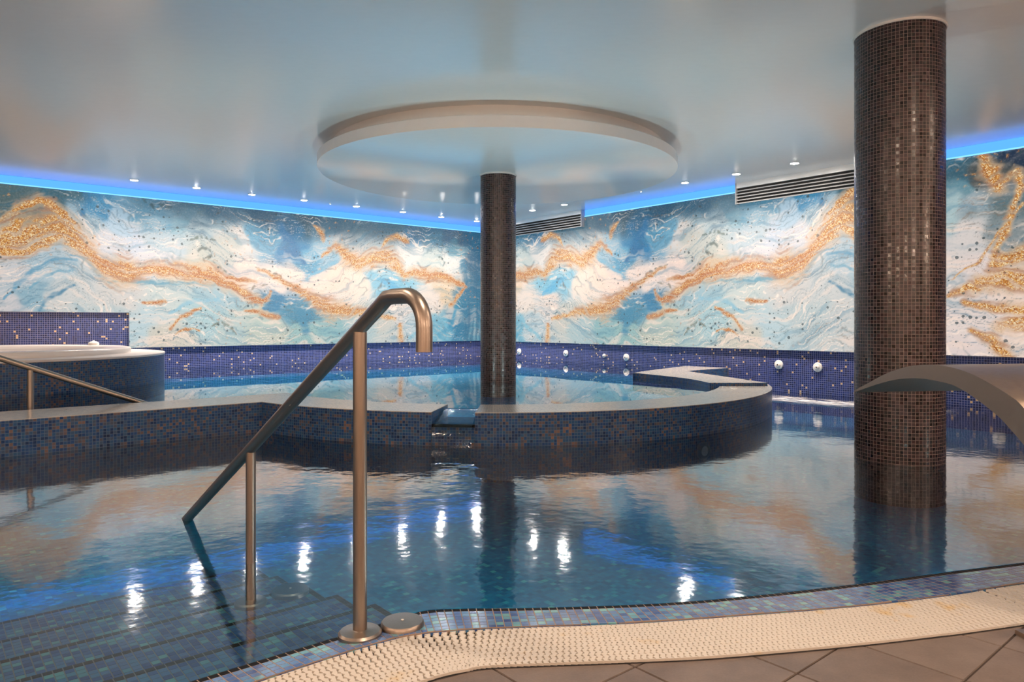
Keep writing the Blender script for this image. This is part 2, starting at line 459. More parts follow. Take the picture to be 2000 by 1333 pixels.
# ------------------------------------------------------------------ room shell
AX, BX = 12.6, 15.0                       # room extent along the left and right walls
corner = lambda a, b_: K - E1 * a + E2 * b_
WO = 0.032                                # murals stand this far proud of the tiled wall
mb = MB()
mb.face([p3(corner(-0.2, -0.2), ZC), p3(corner(AX, -0.2), ZC), p3(corner(AX, BX), ZC), p3(corner(-0.2, BX), ZC)])
mb.face([p3(corner(-0.2, -0.2), ZC + .2), p3(corner(-0.2, BX), ZC + .2), p3(corner(AX, BX), ZC + .2), p3(corner(AX, -0.2), ZC + .2)])
tag(mb.build('ceiling', 'plaster'), kind='structure')
def wall(name, o, e, n, length, m_, z0=-0.6):
    mb = MB(); mb.obox(o, e, n, -0.2, length, -0.2, -WO, z0, ZC)
    return tag(mb.build(name, m_), kind='structure')
wall('wall_left', K, -E1, E2, AX, 'wall_mosaic')
wall('wall_right', K, E2, -E1, BX, 'wall_mosaic')
wall('wall_back', corner(AX, 0), E2, E1, BX, 'back_wall')
wall('wall_front', corner(0, BX), -E1, -E2, AX, 'back_wall')
mb = MB()
mb.face([p3(corner(-0.1, -0.1), PF), p3(corner(AX, -0.1), PF), p3(corner(AX, BX), PF), p3(corner(-0.1, BX), PF)],
        [(0, 0), (AX, 0), (AX, BX), (0, BX)])
tag(mb.build('pool_floor', 'pool_floor'), kind='structure')

# ------------------------------------------------------------------ murals
def h2(ix, iy, sd):
    q = np.sin(ix * 127.1 + iy * 311.7 + sd * 74.7) * 43758.5453
    return q - np.floor(q)
def pn(x, y, sd=0):
    ix, iy = np.floor(x), np.floor(y); fx, fy = x - ix, y - iy
    ux = fx * fx * fx * (fx * (fx * 6 - 15) + 10); uy = fy * fy * fy * (fy * (fy * 6 - 15) + 10)
    def gr(dx, dy):
        a = h2(ix + dx, iy + dy, sd) * 2 * np.pi
        return np.cos(a) * (fx - dx) + np.sin(a) * (fy - dy)
    a = gr(0, 0) * (1 - ux) + gr(1, 0) * ux; b_ = gr(0, 1) * (1 - ux) + gr(1, 1) * ux
    return (a * (1 - uy) + b_ * uy) * 1.5
def fbm(x, y, sd=0, o=4):
    s = 0; a = 0.5
    for k in range(o):
        s = s + a * pn(x, y, sd + k * 3); x = x * 2.03; y = y * 2.03; a *= 0.5
    return s
def sstep(a, b_, x):
    t = np.clip((x - a) / (b_ - a), 0, 1); return t * t * (3 - 2 * t)
# print colours, as seen on the left wall (pixel, sRGB); the right wall carries the same print mirrored
COL = [(30,385,92,118,122),(120,378,72,118,132),(200,398,72,158,196),(170,440,172,196,208),(240,430,178,206,224),(260,480,198,212,226),(205,470,205,212,220),
 (330,392,62,112,128),(420,408,62,122,148),(400,446,196,212,216),(350,430,150,192,206),(300,415,120,180,205),(520,408,58,98,124),(560,440,62,138,178),(600,422,92,112,116),(640,440,92,132,150),
 (700,438,130,156,164),(680,478,200,205,205),(760,440,104,152,168),(740,480,190,205,210),(820,450,44,140,182),(850,470,80,160,190),(870,455,20,104,150),(905,465,20,100,140),(900,480,90,160,180),(928,500,20,108,140),
 (20,545,200,208,214),(100,530,178,202,214),(60,580,150,185,200),(150,560,202,210,212),(230,575,206,210,210),(20,610,205,208,212),(330,470,186,206,216),(300,500,212,216,222),(400,500,196,202,196),
 (440,480,196,202,198),(470,470,222,222,220),(500,465,130,184,208),(525,470,110,172,200),(570,490,66,148,190),(600,512,118,184,212),(480,540,228,216,210),(620,560,242,226,216),(560,535,236,226,220),(680,505,228,208,190),
 (640,492,160,198,216),(660,540,240,224,212),(770,560,140,204,226),(745,555,150,205,225),(800,500,226,228,226),(880,510,218,226,226),(850,505,200,215,215),(700,560,236,228,218),(840,590,226,222,216),(780,600,214,214,212),(870,575,222,206,180),
 (905,600,36,146,176),(922,560,28,136,166),(900,640,30,138,172),(860,640,124,188,208),(930,650,150,200,210),(280,640,188,212,220),(330,660,206,206,196),(400,620,178,208,214),(450,640,186,206,206),(500,620,190,206,200),
 (540,592,74,154,188),(590,612,84,158,184),(640,640,150,190,194),(700,640,176,200,204),(740,620,202,206,200),(820,640,190,208,214),(330,580,200,214,214),(430,572,170,200,210),(200,620,190,206,210),(100,600,200,208,210),(60,640,200,208,210),(520,650,196,206,196),(600,655,160,195,195)]
COLR = [(1870,335,62,110,128),(1990,312,14,58,88),(1930,340,90,96,96),(1900,400,172,186,192),(1880,370,120,160,172),(1955,410,112,132,136),(1990,440,150,160,162),(1880,470,216,216,216),(1900,530,220,216,216),(1870,620,226,220,218),(1900,685,222,216,216),(1990,680,222,214,208),(1850,420,180,205,210),(1850,560,215,215,215)]
GOLD = [  # (x, y, half width) on the left wall
 [(0,432,3),(35,407,5),(75,393,7),(98,400,8),(120,416,7),(145,436,3)],
 [(-30,468,20),(0,466,20),(50,452,20),(95,440,18),(130,450,17),(160,478,13),(185,505,9),(215,526,13),(240,532,19),(268,530,13),(300,525,8),(335,528,10),(370,531,12),(405,535,13),(432,547,10),(460,562,8),(488,580,6),(510,590,4),(521,583,3),(528,571,2)],
 [(-10,492,8),(40,488,9),(90,474,8),(120,462,6)],
 [(440,540,2),(470,548,3),(500,552,2)],
 [(505,528,2),(545,545,3),(590,570,5),(620,590,9),(648,606,12),(690,608,7),(720,612,4),(770,624,2)],
 [(478,604,2),(510,609,4),(540,619,4)],[(278,592,2),(300,590,3),(320,587,2)],[(330,640,2),(358,617,3),(390,604,2)],
 [(630,500,2),(655,480,4),(680,500,8),(702,516,9),(730,505,12),(757,500,11),(775,516,8),(789,538,5),(806,533,6),(838,538,9),(866,541,7),(887,552,4),(912,560,2)],
 [(745,482,1),(756,470,3),(778,463,4),(796,472,3)],[(782,636,3),(784,665,5)],[(908,562,2),(880,596,3)],[(612,440,2),(626,452,4),(632,470,2)],[(340,655,1),(362,643,2),(390,650,1)]]
GOLDR = [[(1915,305,5),(1935,335,10),(1950,365,8)],[(1962,352,4),(1985,332,6),(1993,366,5),(1974,410,5),(1962,459,6),(1938,518,5)],[(1858,546,1),(1913,513,2),(1956,448,2),(1998,398,2)],
 [(1852,578,3),(1902,562,9),(1956,542,15),(2010,548,16)],[(1945,515,7),(2010,497,14)],[(1885,590,4),(1935,598,6),(2010,606,12)],[(1897,645,4),(1935,664,8),(1972,700,6)],[(1950,640,8),(2010,630,14)]]
BLUE = [([(75,606,2),(90,586,4),(120,569,4),(146,558,2)],(70,142,172)),([(8,584,2),(40,546,5),(75,521,4),(110,508,3),(150,512,2)],(112,170,196)),([(140,500,2),(170,510,5),(190,530,5),(206,542,3)],(98,164,192)),
 ([(212,548,2),(270,554,4),(330,550,3),(420,556,3)],(112,172,192)),([(498,592,3),(530,574,7),(546,580,8),(534,600,9),(516,602,4)],(58,142,178)),([(574,594,3),(590,615,12),(596,650,8)],(76,152,180)),
 ([(548,440,8),(572,492,14),(592,512,6)],(56,132,176)),([(905,515,8),(914,580,12),(904,645,14)],(24,132,164)),([(738,546,3),(768,560,10),(792,574,4)],(98,186,222)),([(60,560,2),(90,540,3),(140,530,2)],(120,176,198)),
 ([(330,610,2),(370,590,4),(430,586,3)],(150,198,216)),([(160,420,3),(175,380,8),(200,378,10)],(54,140,182)),([(600,545,2),(640,520,4),(660,512,2)],(130,190,214)),([(860,655,5),(880,640,6),(890,600,4)],(60,160,190)),([(800,660,3),(835,640,4),(850,615,3)],(140,195,212))]
DARK = [([(388,490,3),(398,483,3),(410,490,3),(412,502,3),(402,510,3),(392,505,3)],(84,104,100)),([(360,474,1),(378,466,2),(400,464,3),(420,470,2)],(96,116,104)),([(415,512,2),(440,528,2),(460,542,1)],(96,116,112)),
 ([(500,524,1),(540,536,2),(580,560,1)],(120,118,104)),([(480,570,1),(500,560,2),(520,556,1)],(150,140,120)),([(410,640,2),(432,632,4),(455,640,3),(462,655,2)],(120,124,104)),([(855,500,2),(868,508,3),(866,520,2)],(90,120,120)),([(0,446,1),(45,428,2),(90,418,2)],(96,100,96)),([(280,385,3),(300,402,5),(330,405,4)],(40,84,92))]
DS = 0.0105
ND, NZ = int(9.9 / DS) + 1, int((ZT - ZB) / DS) + 1
dg = np.linspace(0, 9.9, ND); zg = np.linspace(ZB, ZT, NZ)
D, Zz = np.meshgrid(dg, zg)           # NZ x ND
wx = D + 0.055 * fbm(D * 2.1, Zz * 2.1, 1) + 0.018 * pn(D * 9, Zz * 9, 8)
wz = Zz + 0.055 * fbm(D * 2.1, Zz * 2.1, 21) + 0.018 * pn(D * 9, Zz * 9, 28)
bx_ = D + 0.15 * fbm(D * 1.3, Zz * 1.6, 31); bz_ = Zz + 0.13 * fbm(D * 1.3, Zz * 1.6, 41)
bx_ = bx_ + 0.16 * pn(bx_ * 3.1, bz_ * 3.1, 51); bz_ = bz_ + 0.12 * pn(bx_ * 3.1, bz_ * 3.1, 61)
num = np.zeros(D.shape + (3,)); den = np.zeros(D.shape)
for lst, rf in ((COL, ray_left), (COLR, ray_right)):
    for (x, y, r, g_, b_) in lst:
        cd_, cz_ = rf(x, y)
        wgt = 1.0 / ((bx_ - cd_) ** 2 * 0.8 + (bz_ - cz_) ** 2 * 1.3 + 0.003) ** 2.6
        num += wgt[..., None] * np.array(lin(r, g_, b_)[:3]); den += wgt
art = num / den[..., None]
def stroke(pts, rf, X, Y):
    Q = []
    for (x, y, hw) in pts:
        d_, z_ = rf(x, y); Zd = K[1] - E1[1] * d_ if rf is ray_left else K[1] + E2[1] * d_
        Q.append((d_, z_, hw * Zd / FPX))
    best = np.full(X.shape, 1e9)
    for (ax_, ay_, aw), (cx_, cy_, cw) in zip(Q[:-1], Q[1:]):
        vx, vy = cx_ - ax_, cy_ - ay_; l2 = vx * vx + vy * vy + 1e-9
        t = np.clip(((X - ax_) * vx + (Y - ay_) * vy) / l2, 0, 1)
        dd = np.hypot(X - ax_ - vx * t, Y - ay_ - vy * t) / (aw + (cw - aw) * t)
        best = np.minimum(best, dd)
    return best
# layered flow following the main band
band = np.interp(dg, [ray_left(x, 0)[0] for x in (930, 860, 760, 650, 520, 400, 290, 200, 130, 0)],
                 [ray_left(x, y)[1] for x, y in ((930, 555), (860, 541), (500 + 260, 520), (650, 590), (520, 585), (400, 535), (290, 528), (200, 515), (130, 450), (0, 466))])
band = np.convolve(np.pad(band, 30, mode='edge'), np.ones(61) / 61, 'valid')
psi = (Zz - band[None, :]) + 0.30 * fbm(D * 0.9, Zz * 1.1, 71) + 0.10 * fbm(D * 3, Zz * 3, 77)
st = pn(D * 0.9 + 0.5 * fbm(D * 2, Zz * 2, 81), psi * 7.5, 91) + 0.55 * pn(D * 1.7, psi * 19, 95) + 0.3 * pn(D * 4, psi * 37, 97)
up = sstep(2.0, 2.6, Zz + 0.3 * fbm(D * 1.2, Zz * 1.2, 99))
hi = sstep(0.12, 0.75, st); lo = sstep(0.12, 0.8, -st)
white = np.array(lin(244, 228, 216)[:3]); teal = np.array(lin(64, 138, 166)[:3]); slate = np.array(lin(96, 122, 128)[:3])
art = art + (white - art) * (hi * (0.50 - 0.42 * up))[..., None]
art = art + (teal - art) * (lo * (0.34 + 0.1 * up))[..., None]
dkt = sstep(2.30, 2.68, Zz + 0.25 * fbm(D * 1.5, Zz * 1.5, 101) + 0.12 * pn(D * 3, psi * 9, 103)) * sstep(0.0, 0.9, 7.0 - D)
art = art + (np.array(lin(44, 98, 124)[:3]) - art) * (dkt * 0.72)[..., None]
vein = sstep(0.10, 0.0, np.abs(pn(bx_ * 2.6, psi * 6, 111) + 0.2 * pn(D * 9, Zz * 9, 113)))
art = art + (slate - art) * (vein * sstep(0.0, 0.35, pn(D * 1.4, Zz * 1.4, 115)) * 0.45)[..., None]
# thin marbling threads laid along the flow
for sd_k, fx, fy, thr, c_, a_ in ((161, 0.7, 13, 0.10, (250, 240, 230), 0.75), (163, 0.9, 17, 0.07, (60, 118, 142), 0.6), (165, 0.8, 21, 0.06, (150, 120, 92), 0.5),
                                  (167, 1.1, 26, 0.08, (238, 232, 226), 0.6), (169, 1.0, 31, 0.06, (84, 110, 116), 0.5)):
    q_ = pn(D * fx + 0.9 * fbm(D * 1.6, Zz * 1.6, sd_k + 40, 3), psi * fy * 0.8 + 1.3 * fbm(D * 2.4, Zz * 2.4, sd_k + 50, 3), sd_k)
    k = sstep(thr, 0.0, np.abs(q_)) * sstep(-0.05, 0.3, pn(D * 1.2, Zz * 2.2, sd_k + 60))
    art = art + (np.array(lin(*c_)[:3]) - art) * (k * a_)[..., None]
for pts, c in BLUE:
    s_ = stroke(pts, ray_left, wx, wz); k = 0.9 * (1 - sstep(0.5, 1.6, s_ + 0.4 * st)) * (0.5 + 0.5 * sstep(-0.3, 0.35, pn(D * 2.5, psi * 22, 171) + 0.5 * fbm(D * 7, Zz * 7, 173, 3)))
    art = art + (np.array(lin(*c)[:3]) - art) * k[..., None]
for pts, c in DARK:
    s_ = stroke(pts, ray_left, wx, wz); k = 0.75 * (1 - sstep(0.4, 1.4, s_)) * sstep(-0.35, 0.3, pn(D * 16, Zz * 16, 117))
    art = art + (np.array(lin(*c)[:3]) - art) * k[..., None]
gold = np.zeros(D.shape); brown = np.zeros(D.shape)
gw = 0.55 * pn(D * 4, psi * 24, 121) + 0.45 * fbm(D * 16, Zz * 16, 123, 3)
for lst, rf in ((GOLD, ray_left), (GOLDR, ray_right)):
    for pts in lst:
        s_ = stroke(pts, rf, wx, wz) + gw
        gold = np.maximum(gold, 1 - sstep(0.55, 1.35, s_)); brown = np.maximum(brown, sstep(2.6, 1.0, s_))
art = art + (np.array(lin(222, 192, 156)[:3]) - art) * (brown * 0.6)[..., None]
gold *= 0.35 + 0.65 * sstep(-0.45, 0.0, pn(D * 1.6, psi * 26, 131) + 0.3 * fbm(D * 9, Zz * 9, 133, 3))
deep = sstep(0.0, 0.5, pn(D * 1.3, psi * 18, 135)) * brown
art = art + (np.array(lin(176, 106, 58)[:3]) - art) * (deep * 0.5)[..., None]
gsp = sstep(0.55, 0.7, pn(D * 17, Zz * 17, 151)) * sstep(0.15, 0.4, pn(D * 1.1, Zz * 1.3, 153))
gold = np.maximum(gold, gsp * 0.55)
tone = np.interp(dg, [ray_left(x, 0)[0] for x in (930, 880, 810, 780, 720, 640, 520, 460, 300, 250, 200, 140, 0)], [0.6, 0.8, 0.75, 0.3, 0.2, 0.55, 0.8, 0.95, 0.9, 0.55, 0.7, 0.35, 0.15])[None, :] * (0.45 + 0.9 * sstep(-0.3, 0.35, pn(D * 1.4, psi * 24, 181)))
tone = np.where(D > 8.0, 0.15, tone)
# the deep teal fold by the corner, with upright threads
fold = sstep(0.62, 0.22, D + 0.22 * fbm(D * 2, Zz * 1.1, 191)) * (0.55 + 0.45 * sstep(-0.3, 0.3, pn(D * 17 + 1.2 * fbm(D * 2, Zz * 2, 193), Zz * 1.3, 195)))
art = art + (np.array(lin(14, 112, 146)[:3]) - art) * (fold * 0.8)[..., None]
lum = art.mean(-1, keepdims=True)
art = np.clip(art, 0, 1) ** 1.22 * (1 + sstep(0.35, 0.75, lum) * np.array([0.14, 0.035, -0.02]))
art = np.clip(art, 0.003, 1.0)
def mural(name, base, e, n, keep, label, mirror):
    xy = base[None, :] + dg[:, None] * np.array(e)[None, :]
    co = np.zeros((NZ, ND, 3), np.float32)
    co[..., 0] = xy[None, :, 0]; co[..., 1] = xy[None, :, 1]; co[..., 2] = Zz
    idx = np.arange(NZ * ND).reshape(NZ, ND)
    q = np.stack([idx[:-1, :-1], idx[:-1, 1:], idx[1:, 1:], idx[1:, :-1]], -1)[keep]
    if mirror: q = q[:, ::-1]
    root = thing(name, (float(base[0]), float(base[1]), ZB), label, 'mural')
    me = bpy.data.meshes.new('print_panel')
    co = co.reshape(-1, 3) - np.array([base[0], base[1], ZB])
    nf = len(q)
    me.vertices.add(NZ * ND); me.vertices.foreach_set('co', co.ravel().astype(np.float32))
    me.loops.add(nf * 4); me.loops.foreach_set('vertex_index', q.ravel().astype(np.int32))
    me.polygons.add(nf); me.polygons.foreach_set('loop_start', (np.arange(nf) * 4).astype(np.int32))
    me.update(calc_edges=True)
    ca = me.color_attributes.new('print', 'FLOAT_COLOR', 'POINT')
    ca.data.foreach_set('color', np.concatenate([art, np.ones(D.shape + (1,))], -1).ravel().astype(np.float32))
    ta = me.attributes.new('tone', 'FLOAT', 'POINT'); ta.data.foreach_set('value', tone.ravel().astype(np.float32))
    ga = me.attributes.new('gold', 'FLOAT', 'POINT'); ga.data.foreach_set('value', gold.ravel().astype(np.float32))
    uvl = me.uv_layers.new(name='UVMap')
    uvs = np.stack([D, Zz], -1).reshape(-1, 2)[q.ravel()]
    uvl.data.foreach_set('uv', uvs.ravel().astype(np.float32))
    me.materials.append(M['mural'])
    o = bpy.data.objects.new('print_panel', me); C.objects.link(o); o.parent = root
    return root
dn, zn = ray_left(253, 0)[0], 1.069                       # the notch over the tub splashback
cd2, cz2 = np.meshgrid(0.5 * (dg[1:] + dg[:-1]), 0.5 * (zg[1:] + zg[:-1]))
keepL = ~((cd2 > dn) & (cz2 < zn))
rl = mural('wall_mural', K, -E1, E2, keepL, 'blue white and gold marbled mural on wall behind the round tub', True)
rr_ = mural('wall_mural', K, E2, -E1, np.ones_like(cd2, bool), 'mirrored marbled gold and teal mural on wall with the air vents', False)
mb = MB()
for z0, z1, a0, a1 in ((ZB, ZB + 0.006, 0, dn), (zn, zn + 0.006, dn, 9.9), (ZT - 0.006, ZT, 0, 9.9)):
    mb.obox(K, -E1, E2, a0, a1, -WO, -0.001, z0, z1)
mb.obox(K, -E1, E2, dn - 0.006, dn, -WO, -0.001, ZB, zn)
mb.build('edge_frame', 'white_plastic', rl)
mb = MB()
for z0, z1 in ((ZB, ZB + 0.006), (ZT - 0.006, ZT)): mb.obox(K, E2, -E1, 0, 9.9, -WO, -0.001, z0, z1)
mb.build('edge_frame', 'white_plastic', rr_)

# ------------------------------------------------------------------ blue light strips under the ceiling
def led(o, e, n, a0, a1, label):
    base = np.array(o) + np.array(e) * a0
    r = thing('led_strip', p3(base, ZT), label, 'light strip')
    mb = MB(); mb.obox(o, e, n, a0, a1, -WO + 0.001, 0.002, ZT + 0.014, ZC - 0.02); mb.build('diffuser', 'led', r)
    mb = MB(); mb.obox(o, e, n, a0, a1, -WO + 0.001, 0.012, ZT + 0.001, ZT + 0.014); mb.build('lower_edge', 'led_lip', r)
    mb = MB(); mb.obox(o, e, n, a0, a1, -WO + 0.001, 0.006, ZC - 0.02, ZC - 0.006); mb.build('upper_profile', 'led', r)
V1, V2 = 0.75, ray_right(1140, 0)[0]
V3 = ray_right(1444, 0)[0]; V4 = V3 + (V2 - V1)
led(K, -E1, E2, 0.05, AX - 0.01, 'long blue glowing strip above the mural behind the tub')
led(K, E2, -E1, V2 + 0.032, V3 - 0.032, 'blue glowing strip between the two air vents')
led(K, E2, -E1, V4 + 0.032, BX - 0.01, 'blue glowing strip past the thick brown column')

# ------------------------------------------------------------------ air vents
def vent(a0, a1, label):
    r = thing('air_vent', p3(rwall(a0), 2.60), label, 'vent')
    F = 0.07
    mb = MB(); mb.obox(K, E2, -E1, a0, a1, -WO, F - 0.03, 2.602, ZC); mb.build('duct_box', 'dark', r)
    mb = MB(); mb.obox(K, E2, -E1, a0, a1, -WO, F + 0.004, 2.812, ZC); mb.build('fascia', 'plaster', r)
    mb = MB(); mb.obox(K, E2, -E1, a0 - 0.018, a0, -WO, F + 0.006, 2.59, ZC); mb.build('end_plate', 'vent_white', r)
    mb = MB(); mb.obox(K, E2, -E1, a1, a1 + 0.018, -WO, F + 0.006, 2.59, ZC); mb.build('end_plate', 'vent_white', r)
    for k in range(5):
        z = 2.592 + k * 0.0435
        mb = MB(); mb.obox(K, E2, -E1, a0, a1, F - 0.028, F, z, z + 0.014); mb.build('slat', 'vent_white', r)
vent(V1, V2, 'slatted air vent near the room corner behind the slim column')
vent(V3, V4, 'slatted air vent beside the thick brown column')

# ------------------------------------------------------------------ downlights
def downlight(x, y, wall_, small=False):
    Z = (ZC - H) * FPX / (V0 - y); p = np.array([(x - 1000) / FPX * Z, Z])
    if small:
        r = thing('smoke_sensor', p3(p, ZC - 0.012), 'tiny bright ceiling sensor lamp between the downlights and the round canopy', 'sensor', 'tiny ceiling sensor lamps')
        mb = MB(); mb.lathe(p[0], p[1], [(0.02, ZC), (0.02, ZC - 0.004), (0.012, ZC - 0.008)], 14); mb.build('housing', 'white_plastic', r, True)
        mb = MB(); mb.lathe(p[0], p[1], [(0.011, ZC - 0.006), (0.008, ZC - 0.011), (0.001, ZC - 0.012)], 14, cap1=True); mb.build('lens', 'sensor_lens', r, True)
        return
    lab = ('small round downlight in the row along the tub wall mural', 'downlights along the tub wall') if wall_ == 'l' else ('small round downlight in the row along the vented mural wall', 'downlights along the vented wall')
    r = thing('downlight', p3(p, ZC), lab[0], 'downlight', lab[1])
    mb = MB(); mb.lathe(p[0], p[1], [(0.046, ZC - 0.002), (0.048, ZC - 0.006), (0.060, ZC - 0.005), (0.063, ZC + 0.001)], 24); mb.build('trim_ring', 'plaster_trim', r, True)
    mb = MB(); mb.lathe(p[0], p[1], [(0.046, ZC - 0.003), (0.025, ZC - 0.008), (0.001, ZC - 0.008)], 20, cap1=True); mb.build('lens', 'lens', r, True)
    ld = bpy.data.lights.new('downlight_lamp', 'SPOT'); ld.energy = 190; ld.color = (1, 0.80, 0.66); ld.spot_size = math.radians(125); ld.spot_blend = 0.8; ld.shadow_soft_size = 0.03
    lo_ = bpy.data.objects.new('lamp', ld); C.objects.link(lo_); lo_.parent = r; lo_.location = (0, 0, -0.02)
for x, y in ((262, 352), (384, 367), (492, 380), (594, 391), (696, 403), (787, 414), (862, 424), (931, 432)): downlight(x, y, 'l')
for x, y in ((1040, 411), (1102, 400), (1338, 357), (1438, 340), (1552, 319)): downlight(x, y, 'r')
for x, y in ((1252, 374), (645, 398)): downlight(x, y, 'r', True)
# warm lamps over the near pool edge, above the picture, as the browns facing the eye imply
for k, (x, y) in enumerate(((-4.2, 3.3), (-1.9, 2.5), (0.4, 1.3), (3.0, 1.9), (5.2, 3.0))):
    r = thing('deck_lamp', (x, y, ZC), 'round warm ceiling lamp over the near pool edge', 'lamp', 'warm ceiling lamps over the near pool edge')
    mb = MB(); mb.lathe(x, y, [(0.16, ZC), (0.16, ZC - 0.03), (0.14, ZC - 0.035)], 32); mb.build('housing', 'plaster_trim', r, True)
    mb = MB(); mb.lathe(x, y, [(0.14, ZC - 0.03), (0.001, ZC - 0.034)], 32, cap1=True); mb.build('diffuser', 'lens_warm' if 'lens_warm' in M else M.setdefault('lens_warm', emit('warm lamp diffuser', (1, 0.62, 0.36, 1), 8)) and 'lens_warm', r, True)
    ld = bpy.data.lights.new('deck_lamp_light', 'AREA'); ld.shape = 'DISK'; ld.size = 0.28; ld.energy = 26; ld.color = (1, 0.76, 0.58)
    lo_ = bpy.data.objects.new('lamp', ld); C.objects.link(lo_); lo_.parent = r; lo_.location = (0, 0, -0.045)

# unseen sconces behind the eye, added to warm and brighten the ceiling
for k, (a_, b_) in enumerate(((AX - 0.12, 9.2), (AX - 0.12, 12.6), (10.6, BX - 0.12), (7.2, BX - 0.12), (3.8, BX - 0.12))):
    p = corner(a_, b_)
    r = thing('fill_sconce', p3(p, 1.9), 'added opal globe fill lamp on the warm wall behind the deck', 'added lamp', 'added fill globes behind the deck')
    mb = MB(); mb.lathe(p[0], p[1], [(0.001, 1.80), (0.06, 1.82), (0.09, 1.87), (0.10, 1.92), (0.08, 1.98), (0.03, 2.01), (0.001, 2.015)], 24); mb.build('globe', 'globe' if 'globe' in M else (M.setdefault('globe', emit('opal globe', (1, 0.7, 0.46, 1), 6)) and 'globe'), r, True)
    mb = MB(); mb.lathe(p[0], p[1], [(0.04, 1.77), (0.045, 1.80), (0.05, 1.815)], 20, cap0=True); mb.build('holder', 'steel', r, True)
    ld = bpy.data.lights.new('sconce_fill_light', 'POINT'); ld.energy = 500; ld.color = (1, 0.74, 0.56); ld.shadow_soft_size = 0.11
    lo_ = bpy.data.objects.new('lamp', ld); C.objects.link(lo_); lo_.parent = r; lo_.location = (0, 0, 0.02)
# underwater pool lights: one shows on the curved kerb below the water, the lit ones are unseen, added to brighten pool and ceiling
def pool_light(p, dirv, z, energy, label):
    r = thing('pool_light', p3(p, z), label, 'pool light', None if 'kerb' in label else 'added pool lights below the deck edge')
    ax = Vector((dirv[0], dirv[1], 0)).normalized(); ux = Vector((-ax.y, ax.x, 0)); uz = Vector((0, 0, 1)); c0 = Vector(p3(p, z))
    for nm, prof, mm in (('bezel', [(0.075, -0.01), (0.075, 0.012), (0.058, 0.018)], 'steel'), ('lens', [(0.057, 0.012), (0.036, 0.020), (0.002, 0.022)], 'fill_pool_lens' if energy > 0 else 'white_plastic')):
        rows = [[c0 + ax * off + (ux * math.cos(2 * math.pi * q / 24) + uz * math.sin(2 * math.pi * q / 24)) * rr2 for q in range(24)] for rr2, off in prof]
        mb = MB(); mb.grid(rows, None, True); mb.face(rows[-1]); mb.build(nm, mm, r, True)
    if energy <= 0: return
    ld = bpy.data.lights.new('pool_fill_lamp', 'POINT'); ld.energy = energy; ld.color = (1.0, 0.93, 0.84); ld.shadow_soft_size = 0.06
    lo_ = bpy.data.objects.new('lamp', ld); C.objects.link(lo_); lo_.parent = r; lo_.location = ax * 0.09
M['fill_pool_lens'] = emit('fill pool light lens', (0.7, 0.95, 1.0, 1), 1.5)
for x_, y_, dx_, dy_ in ((0.1, 2.30, 0.0, 1.0), (1.0, 2.47, -0.2, 1.0), (2.2, 2.82, -0.25, 1.0), (3.8, 3.3, -0.25, 1.0)):
    pool_light(np.array([x_, y_]) + 0.012 * np.array([dx_, dy_]), (dx_, dy_), -0.13, 5, 'added unseen underwater light in the pool wall below the deck edge')
for an_, wh in ((-55.0, 'curved'),):
    u_ = np.array([math.cos(math.radians(an_)), math.sin(math.radians(an_))])
    pool_light(CC + u_ * (RO + 0.012), u_, -0.13, 0, 'unlit round underwater light on the curved kerb wall')
for an_, side_ in ((-60.0, 'right'), (-115.0, 'left')):
    u_ = np.array([math.cos(math.radians(an_)), math.sin(math.radians(an_))])
    pool_light(CC + u_ * (RI - 0.004), -u_, 0.145, 56, 'added unseen underwater light inside the round pool kerb %s of the spillway' % side_)

# ------------------------------------------------------------------ ceiling canopy
r = thing('ceiling_canopy', p3(CC, 2.639), 'two-tier round plaster canopy under the ceiling around the slim column', 'ceiling canopy')
mb = MB(); mb.lathe(CC[0], CC[1], [(0.02, 2.639), (2.03, 2.639), (2.04, 2.645), (2.04, 2.749), (2.034, 2.755), (0.02, 2.755)], 128); mb.build('lower_disc', 'plaster', r, True)
mb = MB(); mb.lathe(CC[0], CC[1], [(1.89, 2.755), (1.89, ZC)], 128); mb.build('upper_disc', 'plaster', r, True)

# ------------------------------------------------------------------ columns
def column(cx, cy, rad, z0, z1, label):
    r = thing('mosaic_column', (cx, cy, z0), label, 'column')
    mb = MB(); mb.lathe(cx, cy, [(rad, z0), (rad, z1 - 0.012)], 96); mb.build('shaft', 'col_mosaic', r, True)
    mb = MB(); mb.lathe(cx, cy, [(rad + 0.002, z1 - 0.016), (rad + 0.008, z1 - 0.014), (rad + 0.010, z1)], 96); mb.build('collar', 'plaster_trim', r, True)
column(CC[0], CC[1], 0.207, PF, 2.639, 'slim brown mosaic column rising from the round pool to the canopy')
column(2.632, 4.841, 0.275, PF, ZC, 'thick brown mosaic column standing in the lower pool')

# ------------------------------------------------------------------ kerbs of the upper pool
GA, GB = -92.2, -98.5                       # the spillway gap
KO = np.array([-2.09, 6.058]) ; KI = np.array([-3.854, 5.357])
aj = -130.75; ai = -142.8
outer = arc(RO, GB, aj, 40); jo = outer[-1]
inner = arc(RI, GB, ai, 40); ji = inner[-1]
outer += [jo - E1 * t for t in np.linspace(0.25, 5.75, 30)]
inner += [ji - E1 * t for t in np.linspace(0.25, 5.75, 30)]
r = thing('pool_kerb', p3((outer[0] + outer[-1]) / 2, PF), 'low mosaic kerb wall left of the spillway ending in a straight run', 'kerb')
mb = MB(); mb.strip(outer, inner, PF, KT - 0.006); mb.build('wall', ['kerb_side', 'kerb_side'], r, True)
mb = MB(); mb.strip(outer, inner, KT - 0.006, KT, 1, 1); mb.build('coping', ['kerb_side', 'kerb_top'], r, True)
leftO, leftI = outer, inner
outer = arc(RO, GA, -9.0, 90); inner = arc(RI, GA, -14.5, 90)
r = thing('pool_kerb', p3(CC + np.array([2.0, -2.0]), PF), 'curved mosaic kerb wall right of the spillway with raised end', 'kerb')
